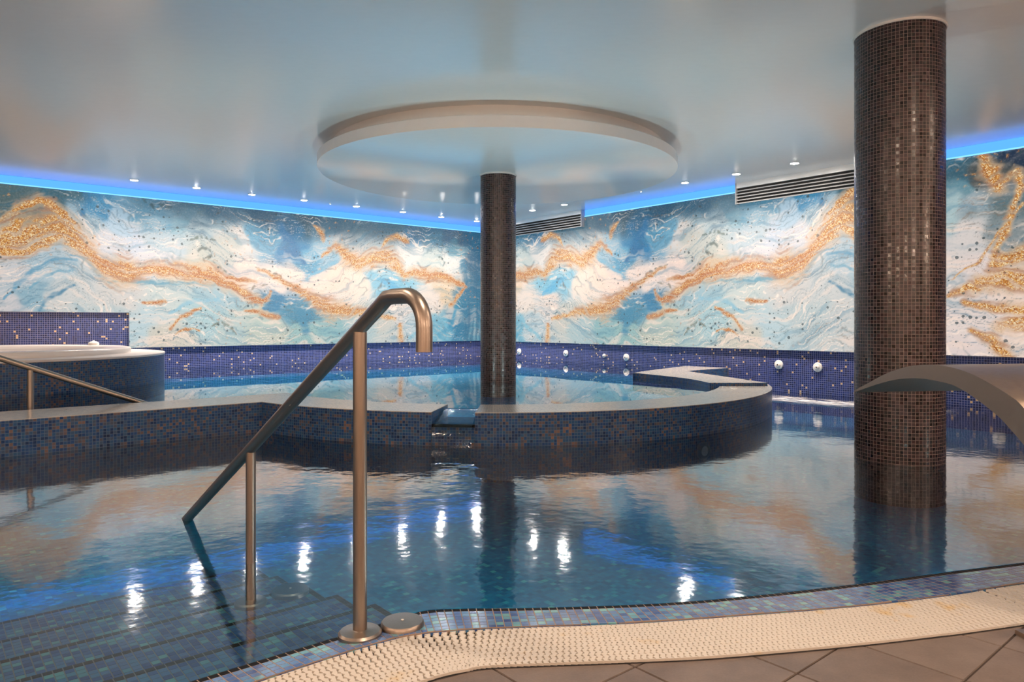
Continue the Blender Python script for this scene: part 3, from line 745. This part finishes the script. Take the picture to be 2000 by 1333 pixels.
mb = MB(); mb.strip(outer, inner, PF, KT - 0.006); mb.build('wall', ['kerb_side', 'kerb_side'], r, True)
mb = MB(); mb.strip(outer, inner, KT - 0.006, KT, 1, 1); mb.build('coping', ['kerb_side', 'kerb_top'], r, True)
rightO, rightI = outer, inner
ZV = 0.285
vout = smooth_curve([(2.70, 7.52), (2.56, 8.2), (2.33, 9.25), (2.36, 9.42), (2.62, 9.66), (3.05, 10.02)], 8)
vin = smooth_curve([(2.09, 7.52), (1.98, 8.15), (1.60, 8.95), (1.56, 9.06), (1.95, 9.66), (2.55, 10.48)], 8)
mb = MB(); mb.strip([tuple(p) for p in vout], [tuple(p) for p in vin], PF, ZV - 0.006); mb.build('raised_end_wall', ['kerb_side', 'kerb_side'], r, True)
mb = MB(); mb.strip([tuple(p) for p in vout], [tuple(p) for p in vin], ZV - 0.006, ZV); mb.build('raised_end_coping', ['kerb_side', 'kerb_top'], r, True)
# spillway sill
so, si = arc(RO - 0.012, GA + 0.3, GB - 0.3, 8), arc(RI + 0.02, GA + 0.3, GB - 0.3, 8)
r = thing('spillway_sill', p3(so[3], PF), 'low mosaic spillway sill with black edge between the two kerbs', 'spillway')
mb = MB(); mb.strip(so, si, PF, 0.150); mb.build('sill_block', ['kerb_side', 'tile_many'], r)
mb = MB(); mb.strip(arc(RO - 0.008, GA + 0.2, GB - 0.2, 8), arc(RO - 0.035, GA + 0.2, GB - 0.2, 8), 0.138, 0.158); mb.build('black_edge', ['black_tile', 'black_tile'], r)

# ------------------------------------------------------------------ water
cen = lambda a, b_, t=0.5: [np.array(p) * (1 - t) + np.array(q) * t for p, q in zip(a, b_)]
left_c = cen(leftO, leftI)[::-1]            # from far left to the gap
right_c = cen(rightO, rightI); v_c = cen(vout, vin)
mid = left_c + arc(RI + 0.10, GB + 0.01, GA - 0.01, 6) + right_c[:-4] + v_c[2:]
upper = mid + [rwall(5.6), rwall(0, 0)] + [lwall(10.6, -0.02)]
upper[-3] = rwall(ray_right(1405, 0)[0], -0.02)
mb = MB(); mb.face([p3(p, UF) for p in upper], [(float(np.dot(p, E1)), float(np.dot(p, E2))) for p in upper])
tag(mb.build('upper_pool_floor', 'pool_floor'), kind='structure')
mb = MB(); mb.face([p3(p, WU) for p in upper])
tag(mb.build('upper_pool_water', 'water_up'), 'calm blue water of the round upper pool and its left arm', 'water', None, 'stuff')

# front edge of the lower pool (W), inner and outer edge of the gutter grating (G1, G2)
SN = -E2                                     # away from the deck, down the steps
def en(e, n): return E1 * e + SN * n
E_STAIR, N0 = 1.24, 1.946
n0 = float(np.dot(np.array([-0.66, 1.964]), SN))
wleft = [en(e, n0) for e in (-3.6, -2.6, -1.6, -0.6, 0.2, 0.7)]
W = smooth_curve([tuple(p) for p in wleft] + [(-0.472, 2.117), (-0.375, 2.20), (-0.28, 2.275), (-0.14, 2.294), (0.0165, 2.296), (0.367, 2.321), (0.682, 2.370), (1.166, 2.493), (1.552, 2.612), (1.966, 2.732), (3.4, 3.15), (5.6, 3.77), (7.85, 4.40)], 10)
g1n = float(np.dot(np.array([-0.49, 1.935]), SN))
G1 = smooth_curve([tuple(en(e, g1n)) for e in (-3.6, -2.6, -1.6, -0.6, 0.2, 0.62)] + [(-0.488, 1.94), (-0.366, 2.033), (-0.298, 2.071), (-0.19, 2.10), (-0.03, 2.1225), (0.341, 2.1545), (0.633, 2.199), (1.127, 2.29), (1.50, 2.39), (1.84, 2.50), (3.45, 2.95), (5.65, 3.57), (7.95, 4.18)], 10)
g2n = float(np.dot(np.array([-0.32, 1.76]), SN)) - 0.02
G2 = smooth_curve([tuple(en(e, g2n)) for e in (-3.6, -2.6, -1.6, -0.6, 0.2, 0.60)] + [(-0.325, 1.735), (-0.245, 1.80), (-0.18, 1.845), (-0.128, 1.868), (-0.05, 1.893), (0.304, 1.921), (0.56, 1.947), (0.941, 2.014), (1.234, 2.079), (1.567, 2.165), (3.52, 2.70), (5.72, 3.32), (8.1, 3.95)], 10)
SPILL = lambda z_, rad: [p3(p, z_) for p in arc(rad, GA - 0.35, GB + 0.35, 10)]
lower_b = [p3(p, 0.0) for p in W]
mid_low = left_c + arc(RO - 0.1, GB + 0.01, GA - 0.01, 6) + right_c[:-4] + v_c[2:]
lowpoly = [np.array(p) for p in W] + [rwall(13.2, -0.03), rwall(10.3, -0.03), rwall(ray_right(1405, 0)[0], -0.02)] + mid_low[::-1]
mb = MB(); mb.face([p3(p, 0.0) for p in lowpoly])
tag(mb.build('lower_pool_water', 'water_low'), 'rippled blue water of the large lower pool mirroring the murals', 'water', None, 'stuff')
rows = [SPILL(WU - 0.002, RI + 0.08), SPILL(0.222, RI + 0.22), SPILL(0.19, RI + 0.36), SPILL(0.172, RO - 0.05), SPILL(0.158, RO + 0.005), SPILL(0.12, RO + 0.04), SPILL(0.06, RO + 0.065), SPILL(-0.01, RO + 0.08)]
mb = MB(); mb.grid(rows)
tag(mb.build('spillway_water', 'water_fall', None, True, 180), 'thin sheet of water spilling over the sill into the lower pool', 'water', None, 'stuff')

# white streaks painting mural reflections and foam where the overflow stirs the lower pool between the round kerb and the wall
m = bpy.data.materials.new('white glint and foam'); m.use_nodes = True; M['foam'] = m
nt = m.node_tree; b = nt.nodes['Principled BSDF']
b.inputs['Base Color'].default_value = (0.85, 0.84, 0.84, 1); b.inputs['Roughness'].default_value = 0.4
uv = uvnode(nt)
mp = N(nt, 'ShaderNodeMapping'); L(nt, uv, mp.inputs[0]); mp.inputs['Scale'].default_value = (2.2, 13, 1)
fn = noise(nt, mp.outputs[0], 1.0, 5, 0.6)
sx = N(nt, 'ShaderNodeSeparateXYZ'); L(nt, uv, sx.inputs[0])
ex = math_n(nt, 'SUBTRACT', 1, math_n(nt, 'POWER', math_n(nt, 'ABSOLUTE', math_n(nt, 'DIVIDE', sx.outputs[0], 1.25)), 2), clamp=True)
ey = math_n(nt, 'SUBTRACT', 1, math_n(nt, 'POWER', math_n(nt, 'ABSOLUTE', math_n(nt, 'DIVIDE', sx.outputs[1], 0.34)), 2), clamp=True)
al = math_n(nt, 'MULTIPLY', math_n(nt, 'MULTIPLY', math_n(nt, 'SUBTRACT', fn, 0.40), 4.0, clamp=True), math_n(nt, 'MULTIPLY', ex, ey))
L(nt, math_n(nt, 'MULTIPLY', al, 1.3, clamp=True), b.inputs['Alpha'])
fc = np.array([3.62, 8.10]); mb = MB(); fr_rows = []; fr_uv = []
for i in range(7):
    b0 = -0.34 + 0.68 * i / 6
    fr_rows.append([p3(fc + E2 * a_ - E1 * b0, 0.006 + 0.012 * math.sin(a_ * 9 + i * 1.3) ** 2) for a_ in np.linspace(-1.25, 1.25, 40)])
    fr_uv.append([(float(a_), b0) for a_ in np.linspace(-1.25, 1.25, 40)])
mb.grid(fr_rows, fr_uv)
tag(mb.build('pool_glint_foam', 'foam', None, True, 180), 'thin white streaks of painted reflection and foam on the lower pool beside the curved kerb', 'foam', None, 'stuff')

# ------------------------------------------------------------------ pool rim of single glass tiles
def param(curve):
    s = np.concatenate([[0], np.cumsum(np.linalg.norm(np.diff(curve, axis=0), axis=1))])
    return s
wn = W[:]; 
T = np.linspace(0, 1, 1)
# pair W and G1 by nearest points
def nearest(P, curve):
    seg0, seg1 = curve[:-1], curve[1:]; v = seg1 - seg0
    t = np.clip(((P - seg0) * v).sum(1) / (v * v).sum(1), 0, 1)
    q = seg0 + v * t[:, None]; k = np.argmin(((q - P) ** 2).sum(1))
    return q[k], v[k] / np.linalg.norm(v[k])
Wr = resample(W, step=0.026)
pairs = np.array([nearest(p, G1)[0] for p in Wr])
RZ = 0.014
root_rim = thing('overflow_edging', (0.0, 2.25, -0.1), 'curved overflow rim of small blue glass tiles along the pool edge', 'pool rim')
sel = (Wr[:, 0] > -2.6) & (Wr[:, 0] < 3.6)
ii = np.where(sel)[0]
ext = [k for k in range(0, len(Wr), 6)]
mb = MB()
mb.grid([[p3(pairs[k], -0.09) for k in ext], [p3(pairs[k], RZ - 0.0014) for k in ext], [p3(Wr[k], -0.0016) for k in ext], [p3(Wr[k] + 0.0 * Wr[k], PF) for k in ext]])
mb.build('rim_bed', 'rim_grout', root_rim)
NR = 10
def quad_tile(mb, q, th):       # q: four top corners (ccw), a slab th thick with slightly inset top
    c = np.mean(q, axis=0); top = [c + (np.array(p) - c) * 0.965 for p in q]
    i = len(mb.v)
    mb.v += [tuple(p) for p in top] + [(p[0], p[1], p[2] - th) for p in q]
    for f in ((0, 1, 2, 3), (0, 4, 5, 1), (1, 5, 6, 2), (2, 6, 7, 3), (3, 7, 4, 0)):
        mb.f.append([i + k for k in f]); mb.uv.append([(0, 0)] * 4); mb.mi.append(0)
cells = []
for k in ii[:-1]:
    for j in range(NR):
        wk = np.linalg.norm(pairs[k] - Wr[k]); f0, f1 = j * 0.0262 / wk, min(1.0, (j + 1) * 0.0262 / wk)
        if f1 - f0 < 0.006 / wk: continue
        def P(idx, f): 
            p = Wr[idx] * (1 - f) + pairs[idx] * f
            return np.array([p[0], p[1], -0.001 + RZ * f])
        a, b_, c, d_ = P(k, f1), P(k + 1, f1), P(k + 1, f0), P(k, f0)
        ctr = (a + b_ + c + d_) / 4
        sh = 0.895
        q = [ctr + (p - ctr) * sh for p in (a, b_, c, d_)]
        u_ = 1000 + FPX * ctr[0] / ctr[1]; v_ = V0 + FPX * (H - ctr[2]) / ctr[1]
        cells.append((j, q, ctr, -10 < u_ < 2010 and v_ < 1343))
blk = MB(); rest = MB()
vis = sorted([c for c in cells if c[0] > 0 and c[3]], key=lambda c: np.linalg.norm(c[2] - np.array([0, 0, H])))
for (j, q, ctr, _) in vis[:300]:
    t_ = MB(); quad_tile(t_, [p - ctr for p in q], 0.004)
    me_o = t_.build('tile', 'tile'); me_o.parent = root_rim
    me_o.location = Vector(ctr) - root_rim.location
ids = set(id(c) for c in vis[:300])
for c in cells:
    if c[0] == 0: quad_tile(blk, c[1], 0.004)
    elif id(c) not in ids: quad_tile(rest, c[1], 0.004)
tag(rest.build('tile_field', 'tile_many', root_rim), kind='stuff')
tag(blk.build('black_edge_tiles', 'black_tile', root_rim), kind='stuff')
fr_ = MB()
for k in ii[:-1]:
    a, b_ = pairs[k], pairs[k + 1]; nn, _ = nearest(a, W); d_ = (a - nn); d_ = d_ / np.linalg.norm(d_)
    m0 = a * 0.96 + b_ * 0.04 + d_ * 0.002; m1 = a * 0.04 + b_ * 0.96 + d_ * 0.002
    fr_.face([p3(m0, -0.012), p3(m1, -0.012), p3(m1, RZ - 0.004), p3(m0, RZ - 0.004)])
tag(fr_.build('edge_tiles', 'tile_many', root_rim), kind='stuff')

# ------------------------------------------------------------------ steps into the lower pool
STZ = [0.0, -0.064, -0.117, -0.162, -0.203, -0.237]
root_st = thing('pool_steps', p3(en(0.2, N0 + 0.8), PF), 'flight of blue tiled steps with black nosings under the handrail', 'steps')
TD = 0.29
tcells = []
nos = MB()
for k in range(1, 6):
    z = STZ[k]; na, nb = n0 + TD * (k - 1), n0 + TD * k
    mb = MB(); mb.obox((0, 0), E1, SN, -3.4, E_STAIR, na - 0.001, nb, PF, z - 0.0008)
    mb.build('step', 'step_grout', root_st)
    rows_ = 11; pitch = TD / rows_
    for c in range(int((E_STAIR + 2.4) / pitch)):
        e1_ = E_STAIR - c * pitch; e0 = e1_ - pitch
        for j in range(rows_):
            m0, m1 = na + j * pitch, na + (j + 1) * pitch
            q = [p3(en(e0, m0), z), p3(en(e1_, m0), z), p3(en(e1_, m1), z), p3(en(e0, m1), z)]
            q = [np.array(p) for p in q]; ctr = sum(q) / 4
            q = [ctr + (p - ctr) * 0.90 for p in q]
            u_ = 1000 + FPX * ctr[0] / ctr[1]; v_ = V0 + FPX * (H - z) / ctr[1]
            tcells.append((c == 0 or j == rows_ - 1, q, ctr, -10 < u_ and v_ < 1343))
vis = sorted([c for c in tcells if not c[0] and c[3]], key=lambda c: np.linalg.norm(c[2] - np.array([0, 0, H])))
ids = set(id(c) for c in vis[:300])
t_ = MB(); hp = TD / 11 * 0.90 / 2; qq = [np.array(p3(E1 * a + SN * b_, 0)) for a, b_ in ((-hp, -hp), (hp, -hp), (hp, hp), (-hp, hp))]
quad_tile(t_, qq, 0.004); tmp = t_.build('tile', 'tile'); tme = tmp.data; bpy.data.objects.remove(tmp)
for (_, q, ctr, _) in vis[:300]: add_obj('tile', tme, Vector(ctr) - root_st.location, 0, root_st)
rest = MB(); blk = MB()
for c in tcells:
    if c[0]: quad_tile(blk, c[1], 0.004)
    elif id(c) not in ids: quad_tile(rest, c[1], 0.004)
tag(rest.build('tile_field', 'tile_many', root_st), kind='stuff')
tag(blk.build('black_nosing_tiles', 'black_tile', root_st), kind='stuff')

# ------------------------------------------------------------------ deck: floor tiles, gutter and grating
mb = MB()
deck = [p3(p, -0.004) for p in G1] + [p3(corner(0.0, BX), -0.004), p3(corner(AX, BX), -0.004)]
mb.face(deck)
floor = tag(mb.build('floor', 'floor_grout'), kind='structure')
PIT, O1, O2 = 0.2965, 1.180, -1.243
def clip(poly, p0, nrm):
    out = []
    for i in range(len(poly)):
        a, b_ = poly[i], poly[(i + 1) % len(poly)]; da, db = np.dot(a - p0, nrm), np.dot(b_ - p0, nrm)
        if da >= 0: out.append(a)
        if da * db < 0: out.append(a + (b_ - a) * (da / (da - db)))
    return out
n_tiles = 0
for i in range(-16, 22):
    for j in range(-6, 16):
        a0, b0 = O1 + i * PIT, O2 + j * PIT; g_ = 0.0022
        q = [E1 * a + E2 * b_ for a, b_ in ((a0 + g_, b0 + g_), (a0 + PIT - g_, b0 + g_), (a0 + PIT - g_, b0 + PIT - g_), (a0 + g_, b0 + PIT - g_))]
        ctr = sum(q) / 4
        if not (-4.0 < ctr[0] < 5.5 and -1.8 < ctr[1] < 4.2): continue
        nq, tg = nearest(ctr, G2)
        nrm = np.array([tg[1], -tg[0]])              # towards the deck
        q = clip(q, nq - nrm * 0.05, nrm)
        if len(q) < 3: continue
        if q[0][0] * 0 == 0:
            area = 0
            for u_ in range(len(q)): area += q[u_][0] * q[(u_ + 1) % len(q)][1] - q[(u_ + 1) % len(q)][0] * q[u_][1]
            if abs(area) < 0.004: continue
            if area < 0: q = q[::-1]
        c2 = sum(q) / len(q)
        tb = MB(); ins = [c2 + (p - c2) * (1 - 0.0025 / max(0.05, np.linalg.norm(p - c2))) for p in q]
        tb.v = [p3(p - c2, 0.0) for p in ins] + [p3(p - c2, -0.006) for p in q]; L_ = len(q)
        tb.f = [list(range(L_))] + [[u_, u_ + L_, (u_ + 1) % L_ + L_, (u_ + 1) % L_] for u_ in range(L_)]
        tb.uv = [[(0, 0)] * len(f) for f in tb.f]; tb.mi = [0] * len(tb.f)
        o = tb.build('floor_tile', 'floor_tile'); o.parent = floor; o.location = p3(c2, 0)
        n_tiles += 1
# gutter trough under the grating: a flat dark sheet stands for its inner shade
GM = (G1 + G2) / 2
sG = np.concatenate([[0], np.cumsum(np.linalg.norm(np.diff(GM, axis=0), axis=1))])
qG = np.arange(0, sG[-1], 0.0185)
Gr = np.stack([np.interp(qG, sG, G2[:, 0]), np.interp(qG, sG, G2[:, 1])], 1)
near1 = np.stack([np.interp(qG, sG, G1[:, 0]), np.interp(qG, sG, G1[:, 1])], 1)
nrG = np.array([nearest(p, G1)[0] for p in Gr]); wG = np.clip((Gr[:, 0] + 0.02) / 0.5, 0, 1)[:, None]; wG = wG * wG * (3 - 2 * wG)
near1 = near1 * (1 - wG) + nrG * wG
selg = np.where((Gr[:, 0] > -1.6) & (Gr[:, 0] < 3.0))[0]
gx = selg[::4]
mb = MB(); mb.grid([[p3(Gr[k] - (near1[k] - Gr[k]) * 0.02, 0.0012) for k in gx], [p3(near1[k], 0.0012) for k in gx]])
root_gr = thing('gutter_grating', (0.3, 2.03, 0.0), 'cream plastic roll-up gutter grating along the pool rim', 'grating')
mb.build('trough_shade', 'dark', root_gr)
# one slat: a zigzag bar across the gutter, unit length along x, pitch along y
def slat_mesh(periods=8, amp=0.0042, hw=0.0062):
    mb = MB(); n = periods * 4
    top_l, top_r = [], []
    for k in range(n + 1):
        x = k / n; s_ = 1 if (k % 4) in (1, 2) else -1
        y = amp * s_ * 0.55
        wdt = 0.0088 if k % 2 == 0 else 0.0047
        top_l.append((x, y + wdt, 0.0)); top_r.append((x, y - wdt, 0.0))
    lo_l = [(a, b_ + 0.001, -0.007) for a, b_, c in top_l]; lo_r = [(a, b_ - 0.001, -0.007) for a, b_, c in top_r]
    mb.grid([lo_r, top_r, top_l, lo_l])
    mb.face([top_r[0], lo_r[0], lo_l[0], top_l[0]]); mb.face([top_l[-1], lo_l[-1], lo_r[-1], top_r[-1]])
    o = mb.build('slat', 'grating'); me = o.data; bpy.data.objects.remove(o); return me
sm = slat_mesh()
cnt = 0; rest_k = []
for k in selg:
    a = Gr[k]; b_ = near1[k]; v = b_ - a; ln = np.linalg.norm(v)
    u_ = 1000 + FPX * a[0] / a[1]; v_ = V0 + FPX * H / b_[1]
    if not (-300 < u_ < 2400 and v_ < 1345): continue
    o = add_obj('slat', sm, Vector((a[0], a[1], 0.009)) - root_gr.location, math.atan2(v[1], v[0]), root_gr)
    o.scale = (ln - 0.004, 1, 1)

# ------------------------------------------------------------------ handrail
PB1 = en(1.0, 1.878); PB2 = en(0.992, 2.735)
hd = (PB2 - PB1) / np.linalg.norm(PB2 - PB1)
def hp3(t, z): p = PB1 + hd * t; return (float(p[0]), float(p[1]), z)
r = thing('handrail', p3(PB1, 0.0), 'brushed steel handrail with hooked top descending the pool steps', 'handrail')
dl = np.linalg.norm(PB2 - PB1)
slope = (0.905 - 0.437) / dl
path = [hp3(1.68, 0.905 - slope * 1.68)]
tb_ = -0.152; zb_ = 0.905 - slope * tb_
path += [hp3(1.2, 0.905 - slope * 1.2), hp3(0.5, 0.905 - slope * 0.5), hp3(tb_ + 0.03, zb_ - slope * 0.03), hp3(tb_, zb_ + 0.001), hp3(tb_ - 0.035, zb_ + 0.004)]
zc_ = zb_ + 0.004 - 0.085; tc_ = tb_ - 0.10
for q in range(0, 10):
    an = math.pi / 2 * q / 9
    path.append(hp3(tc_ - 0.085 * math.sin(an), zc_ + 0.085 * math.cos(an)))
path.append(hp3(tc_ - 0.085, 0.845))
mb = MB(); mb.tube(path, 0.0215, 24); mb.build('rail', 'steel', r, True, 50)
def post(p, z0, z1, rad, fl, par):
    mb = MB(); mb.tube([p3(p, z0), p3(p, z1)], rad, 24); pst = mb.build('post', 'steel', par, True, 50)
    mb = MB(); mb.lathe(p[0], p[1], [(fl, z0), (fl, z0 + 0.012), (fl - 0.006, z0 + 0.018), (rad + 0.004, z0 + 0.02), (rad, z0 + 0.022)], 40, cap0=True); mb.build('flange', 'steel', pst, True, 40)
post(PB1, 0.003, 0.893, 0.0202, 0.063, r)
post(PB2, STZ[3], 0.425, 0.0185, 0.060, r)
# cover caps of a second, removed rail
pc = at_z(786, 1216, 0.02)
o_ = thing('socket_cap', p3(pc, 0.0), 'round steel floor socket cap beside the handrail foot', 'cap')
mb = MB(); mb.lathe(pc[0], pc[1], [(0.064, 0.002), (0.064, 0.020), (0.060, 0.025), (0.012, 0.027), (0.0008, 0.027)], 40); mb.build('disc', 'steel', o_, True, 40)
mb = MB(); mb.lathe(pc[0], pc[1], [(0.0045, 0.026), (0.0045, 0.0285), (0.0008, 0.0295)], 12); mb.build('screw', 'white_plastic', o_, True)
pc = at_z(567, 1160, STZ[3])
o_ = thing('socket_cap', p3(pc, STZ[3]), 'round pale socket cap under water on the third step', 'cap')
mb = MB(); mb.lathe(pc[0], pc[1], [(0.072, STZ[3]), (0.072, STZ[3] + 0.014), (0.066, STZ[3] + 0.02), (0.001, STZ[3] + 0.021)], 40, cap0=True); mb.build('disc', 'steel', o_, True, 40)
mb = MB(); mb.lathe(pc[0], pc[1], [(0.0045, STZ[3] + 0.02), (0.0045, STZ[3] + 0.023), (0.0008, STZ[3] + 0.024)], 12); mb.build('screw', 'white_plastic', o_, True)

# rail inside the upper pool, along the straight kerb
q0 = np.array([-3.77, 5.57])
r = thing('handrail', p3(q0, 0.2), 'slim steel handrail sloping along the straight kerb by the tub', 'handrail')
mb = MB(); z_at = lambda t: 0.568 - 0.419 * t
mb.tube([p3(q0 + E1 * t, z_at(t)) for t in (-1.2, 0, 0.5, 1.05)], 0.0235, 20); mb.build('rail', 'steel', r, True, 50)
mb = MB(); mb.tube([p3(q0, PF), p3(q0, 0.55)], 0.0225, 20); mb.build('post', 'steel', r, True, 50)

# ------------------------------------------------------------------ arched water spout
Lp = np.array([1.586, 3.3]); sd_ = np.array([-0.15, 0.9887]); wd_ = np.array([0.9887, 0.15])
po = smooth_curve([(0, 0.606), (0.108, 0.652), (0.203, 0.693), (0.293, 0.723), (0.378, 0.743), (0.47, 0.753), (0.5725, 0.752), (0.66, 0.739), (0.738, 0.717), (0.86, 0.668), (0.915, 0.632), (1.03, 0.52), (1.12, 0.36), (1.17, 0.18), (1.19, 0.0)], 5)
pi_ = smooth_curve([(0.002, 0.598), (0.108, 0.632), (0.203, 0.660), (0.293, 0.681), (0.378, 0.692), (0.46, 0.695), (0.57, 0.688), (0.63, 0.675), (0.69, 0.652), (0.78, 0.608), (0.85, 0.562), (0.96, 0.46), (1.04, 0.31), (1.085, 0.16), (1.10, 0.0)], 5)
SW = 0.62
def sp(pz, w_): p = Lp - sd_ * pz[0] + wd_ * w_; return (float(p[0]), float(p[1]), float(pz[1]))
base_ = Lp - sd_ * 1.15 + wd_ * SW / 2
r = thing('water_spout', p3(base_, 0.0), 'broad arched steel waterfall spout reaching from the deck over the pool', 'water spout')
mb = MB(); mb.grid([[sp(q, SW) for q in po], [sp(q, 0.0) for q in po]]); mb.grid([[sp(q, 0.0) for q in pi_], [sp(q, SW) for q in pi_]])
mb.build('curved_sheet', 'sheet', r, True, 40)
for w_, rev in ((0.0, False), (SW, True)):
    mb = MB(); a = [sp(q, w_) for q in po]; b_ = [sp(q, w_) for q in pi_]
    mb.grid([b_, a] if rev else [a, b_]); mb.build('side_panel', 'sheet', r)
mb = MB(); mb.grid([[sp(po[0], 0), sp(po[0], SW)], [sp(pi_[0], 0), sp(pi_[0], SW)]]); mb.build('lip', 'sheet', r)
mb = MB(); mb.obox(Lp, -sd_, wd_, 1.17, 1.33, -0.28, SW + 0.05, 0.0, 0.014); mb.build('base_plate', 'sheet', r)

# ------------------------------------------------------------------ whirlpool tub
TC = np.array([-5.9, 7.95]); TR = 1.815
r = thing('whirlpool_tub', p3(TC, PF), 'raised round whirlpool tub with mosaic base against the tub wall', 'tub')
def flat_back(mb):
    out = []
    for v in mb.v:
        off = (v[0] - K[0]) * E2[0] + (v[1] - K[1]) * E2[1]
        if off < -WO + 0.001:
            k = -WO + 0.001 - off; v = (v[0] + E2[0] * k, v[1] + E2[1] * k, v[2])
        out.append(v)
    mb.v = out
    return mb
mb = MB(); mb.lathe(TC[0], TC[1], [(TR, PF), (TR, 0.545)], 128); flat_back(mb).build('mosaic_base', 'kerb_side', r, True)
mb = MB(); mb.lathe(TC[0], TC[1], [(TR, 0.540), (TR + 0.006, 0.545), (TR + 0.006, 0.562), (TR, 0.568), (1.40, 0.570)], 128); flat_back(mb).build('ledge', 'ledge', r, True)
mb = MB(); mb.lathe(TC[0], TC[1], [(1.45, 0.569), (1.452, 0.615), (1.44, 0.630), (1.42, 0.634), (1.20, 0.632), (1.17, 0.62), (1.12, 0.45), (0.98, 0.30), (0.8, 0.02), (0.01, 0.0)], 128); mb.build('shell', 'acrylic', r, True, 60)
mb = MB(); mb.lathe(TC[0], TC[1], [(1.155, 0.592), (0.01, 0.592)], 96)
tag(mb.build('tub_water', 'water_tub'), 'still water filling the round whirlpool tub', 'water', None, 'stuff')
kp = at_z(183, 674.5, 0.633)
r = thing('tub_control', p3(kp, 0.633), 'small white pointed control on the far tub rim', 'control')
mb = MB(); mb.lathe(kp[0], kp[1], [(0.062, 0.632), (0.062, 0.662), (0.056, 0.668)], 28, cap0=True); mb.build('body', 'white_plastic', r, True)
mb = MB(); mb.lathe(kp[0], kp[1], [(0.058, 0.667), (0.02, 0.684), (0.001, 0.696)], 28); mb.build('cap', 'white_plastic', r, True, 60)

# ------------------------------------------------------------------ jets on the tiled wall
for x, y, rad in ((1519, 713, 0.062), (1595, 718, 0.062), (1012, 687, 0.058), (1103, 690.5, 0.058), (1178, 695.5, 0.034), (1221, 698.5, 0.060), (1950, 738, 0.062)):
    d_, z_ = ray_right(x, y); p = rwall(d_, -WO); nx = -E1
    sm_ = rad < 0.05
    r = thing('wall_jet', p3(p, z_), {1519: 'round white wall jet just past the rounded end of the curved kerb', 1595: 'round white wall jet closest to the thick brown column', 1012: 'round white wall jet right beside the slim column',
        1103: 'round white wall jet between the slim column and the small jet', 1178: 'small white wall jet between two bigger ones', 1221: 'round white wall jet between the small jet and the raised kerb end',
        1950: 'round white wall jet hidden behind the arched spout'}[x], 'wall jet', 'white wall jets')
    ax = Vector((nx[0], nx[1], 0)); ux = Vector((E2[0], E2[1], 0)); uz = Vector((0, 0, 1))
    def ring(prof, seg=28):
        c0 = Vector(p3(p, z_)); rows = []
        for rr2, off in prof: rows.append([c0 + ax * off + (ux * math.cos(2 * math.pi * q / seg) + uz * math.sin(2 * math.pi * q / seg)) * rr2 for q in range(seg)])
        mb = MB(); mb.grid(rows, None, True); mb.face(rows[-1]); return mb
    ring([(rad, 0.0), (rad, 0.010), (rad * 0.9, 0.018), (rad * 0.62, 0.02)]).build('flange', 'white_plastic', r, True)
    nz = ring([(rad * 0.55, 0.018), (rad * 0.5, 0.034), (rad * 0.3, 0.042)]).build('nozzle', 'white_plastic', r, True)
    ring([(rad * 0.16, 0.041), (rad * 0.15, 0.0435)], 16).build('opening', 'dark', nz)
print('floor tiles', n_tiles)
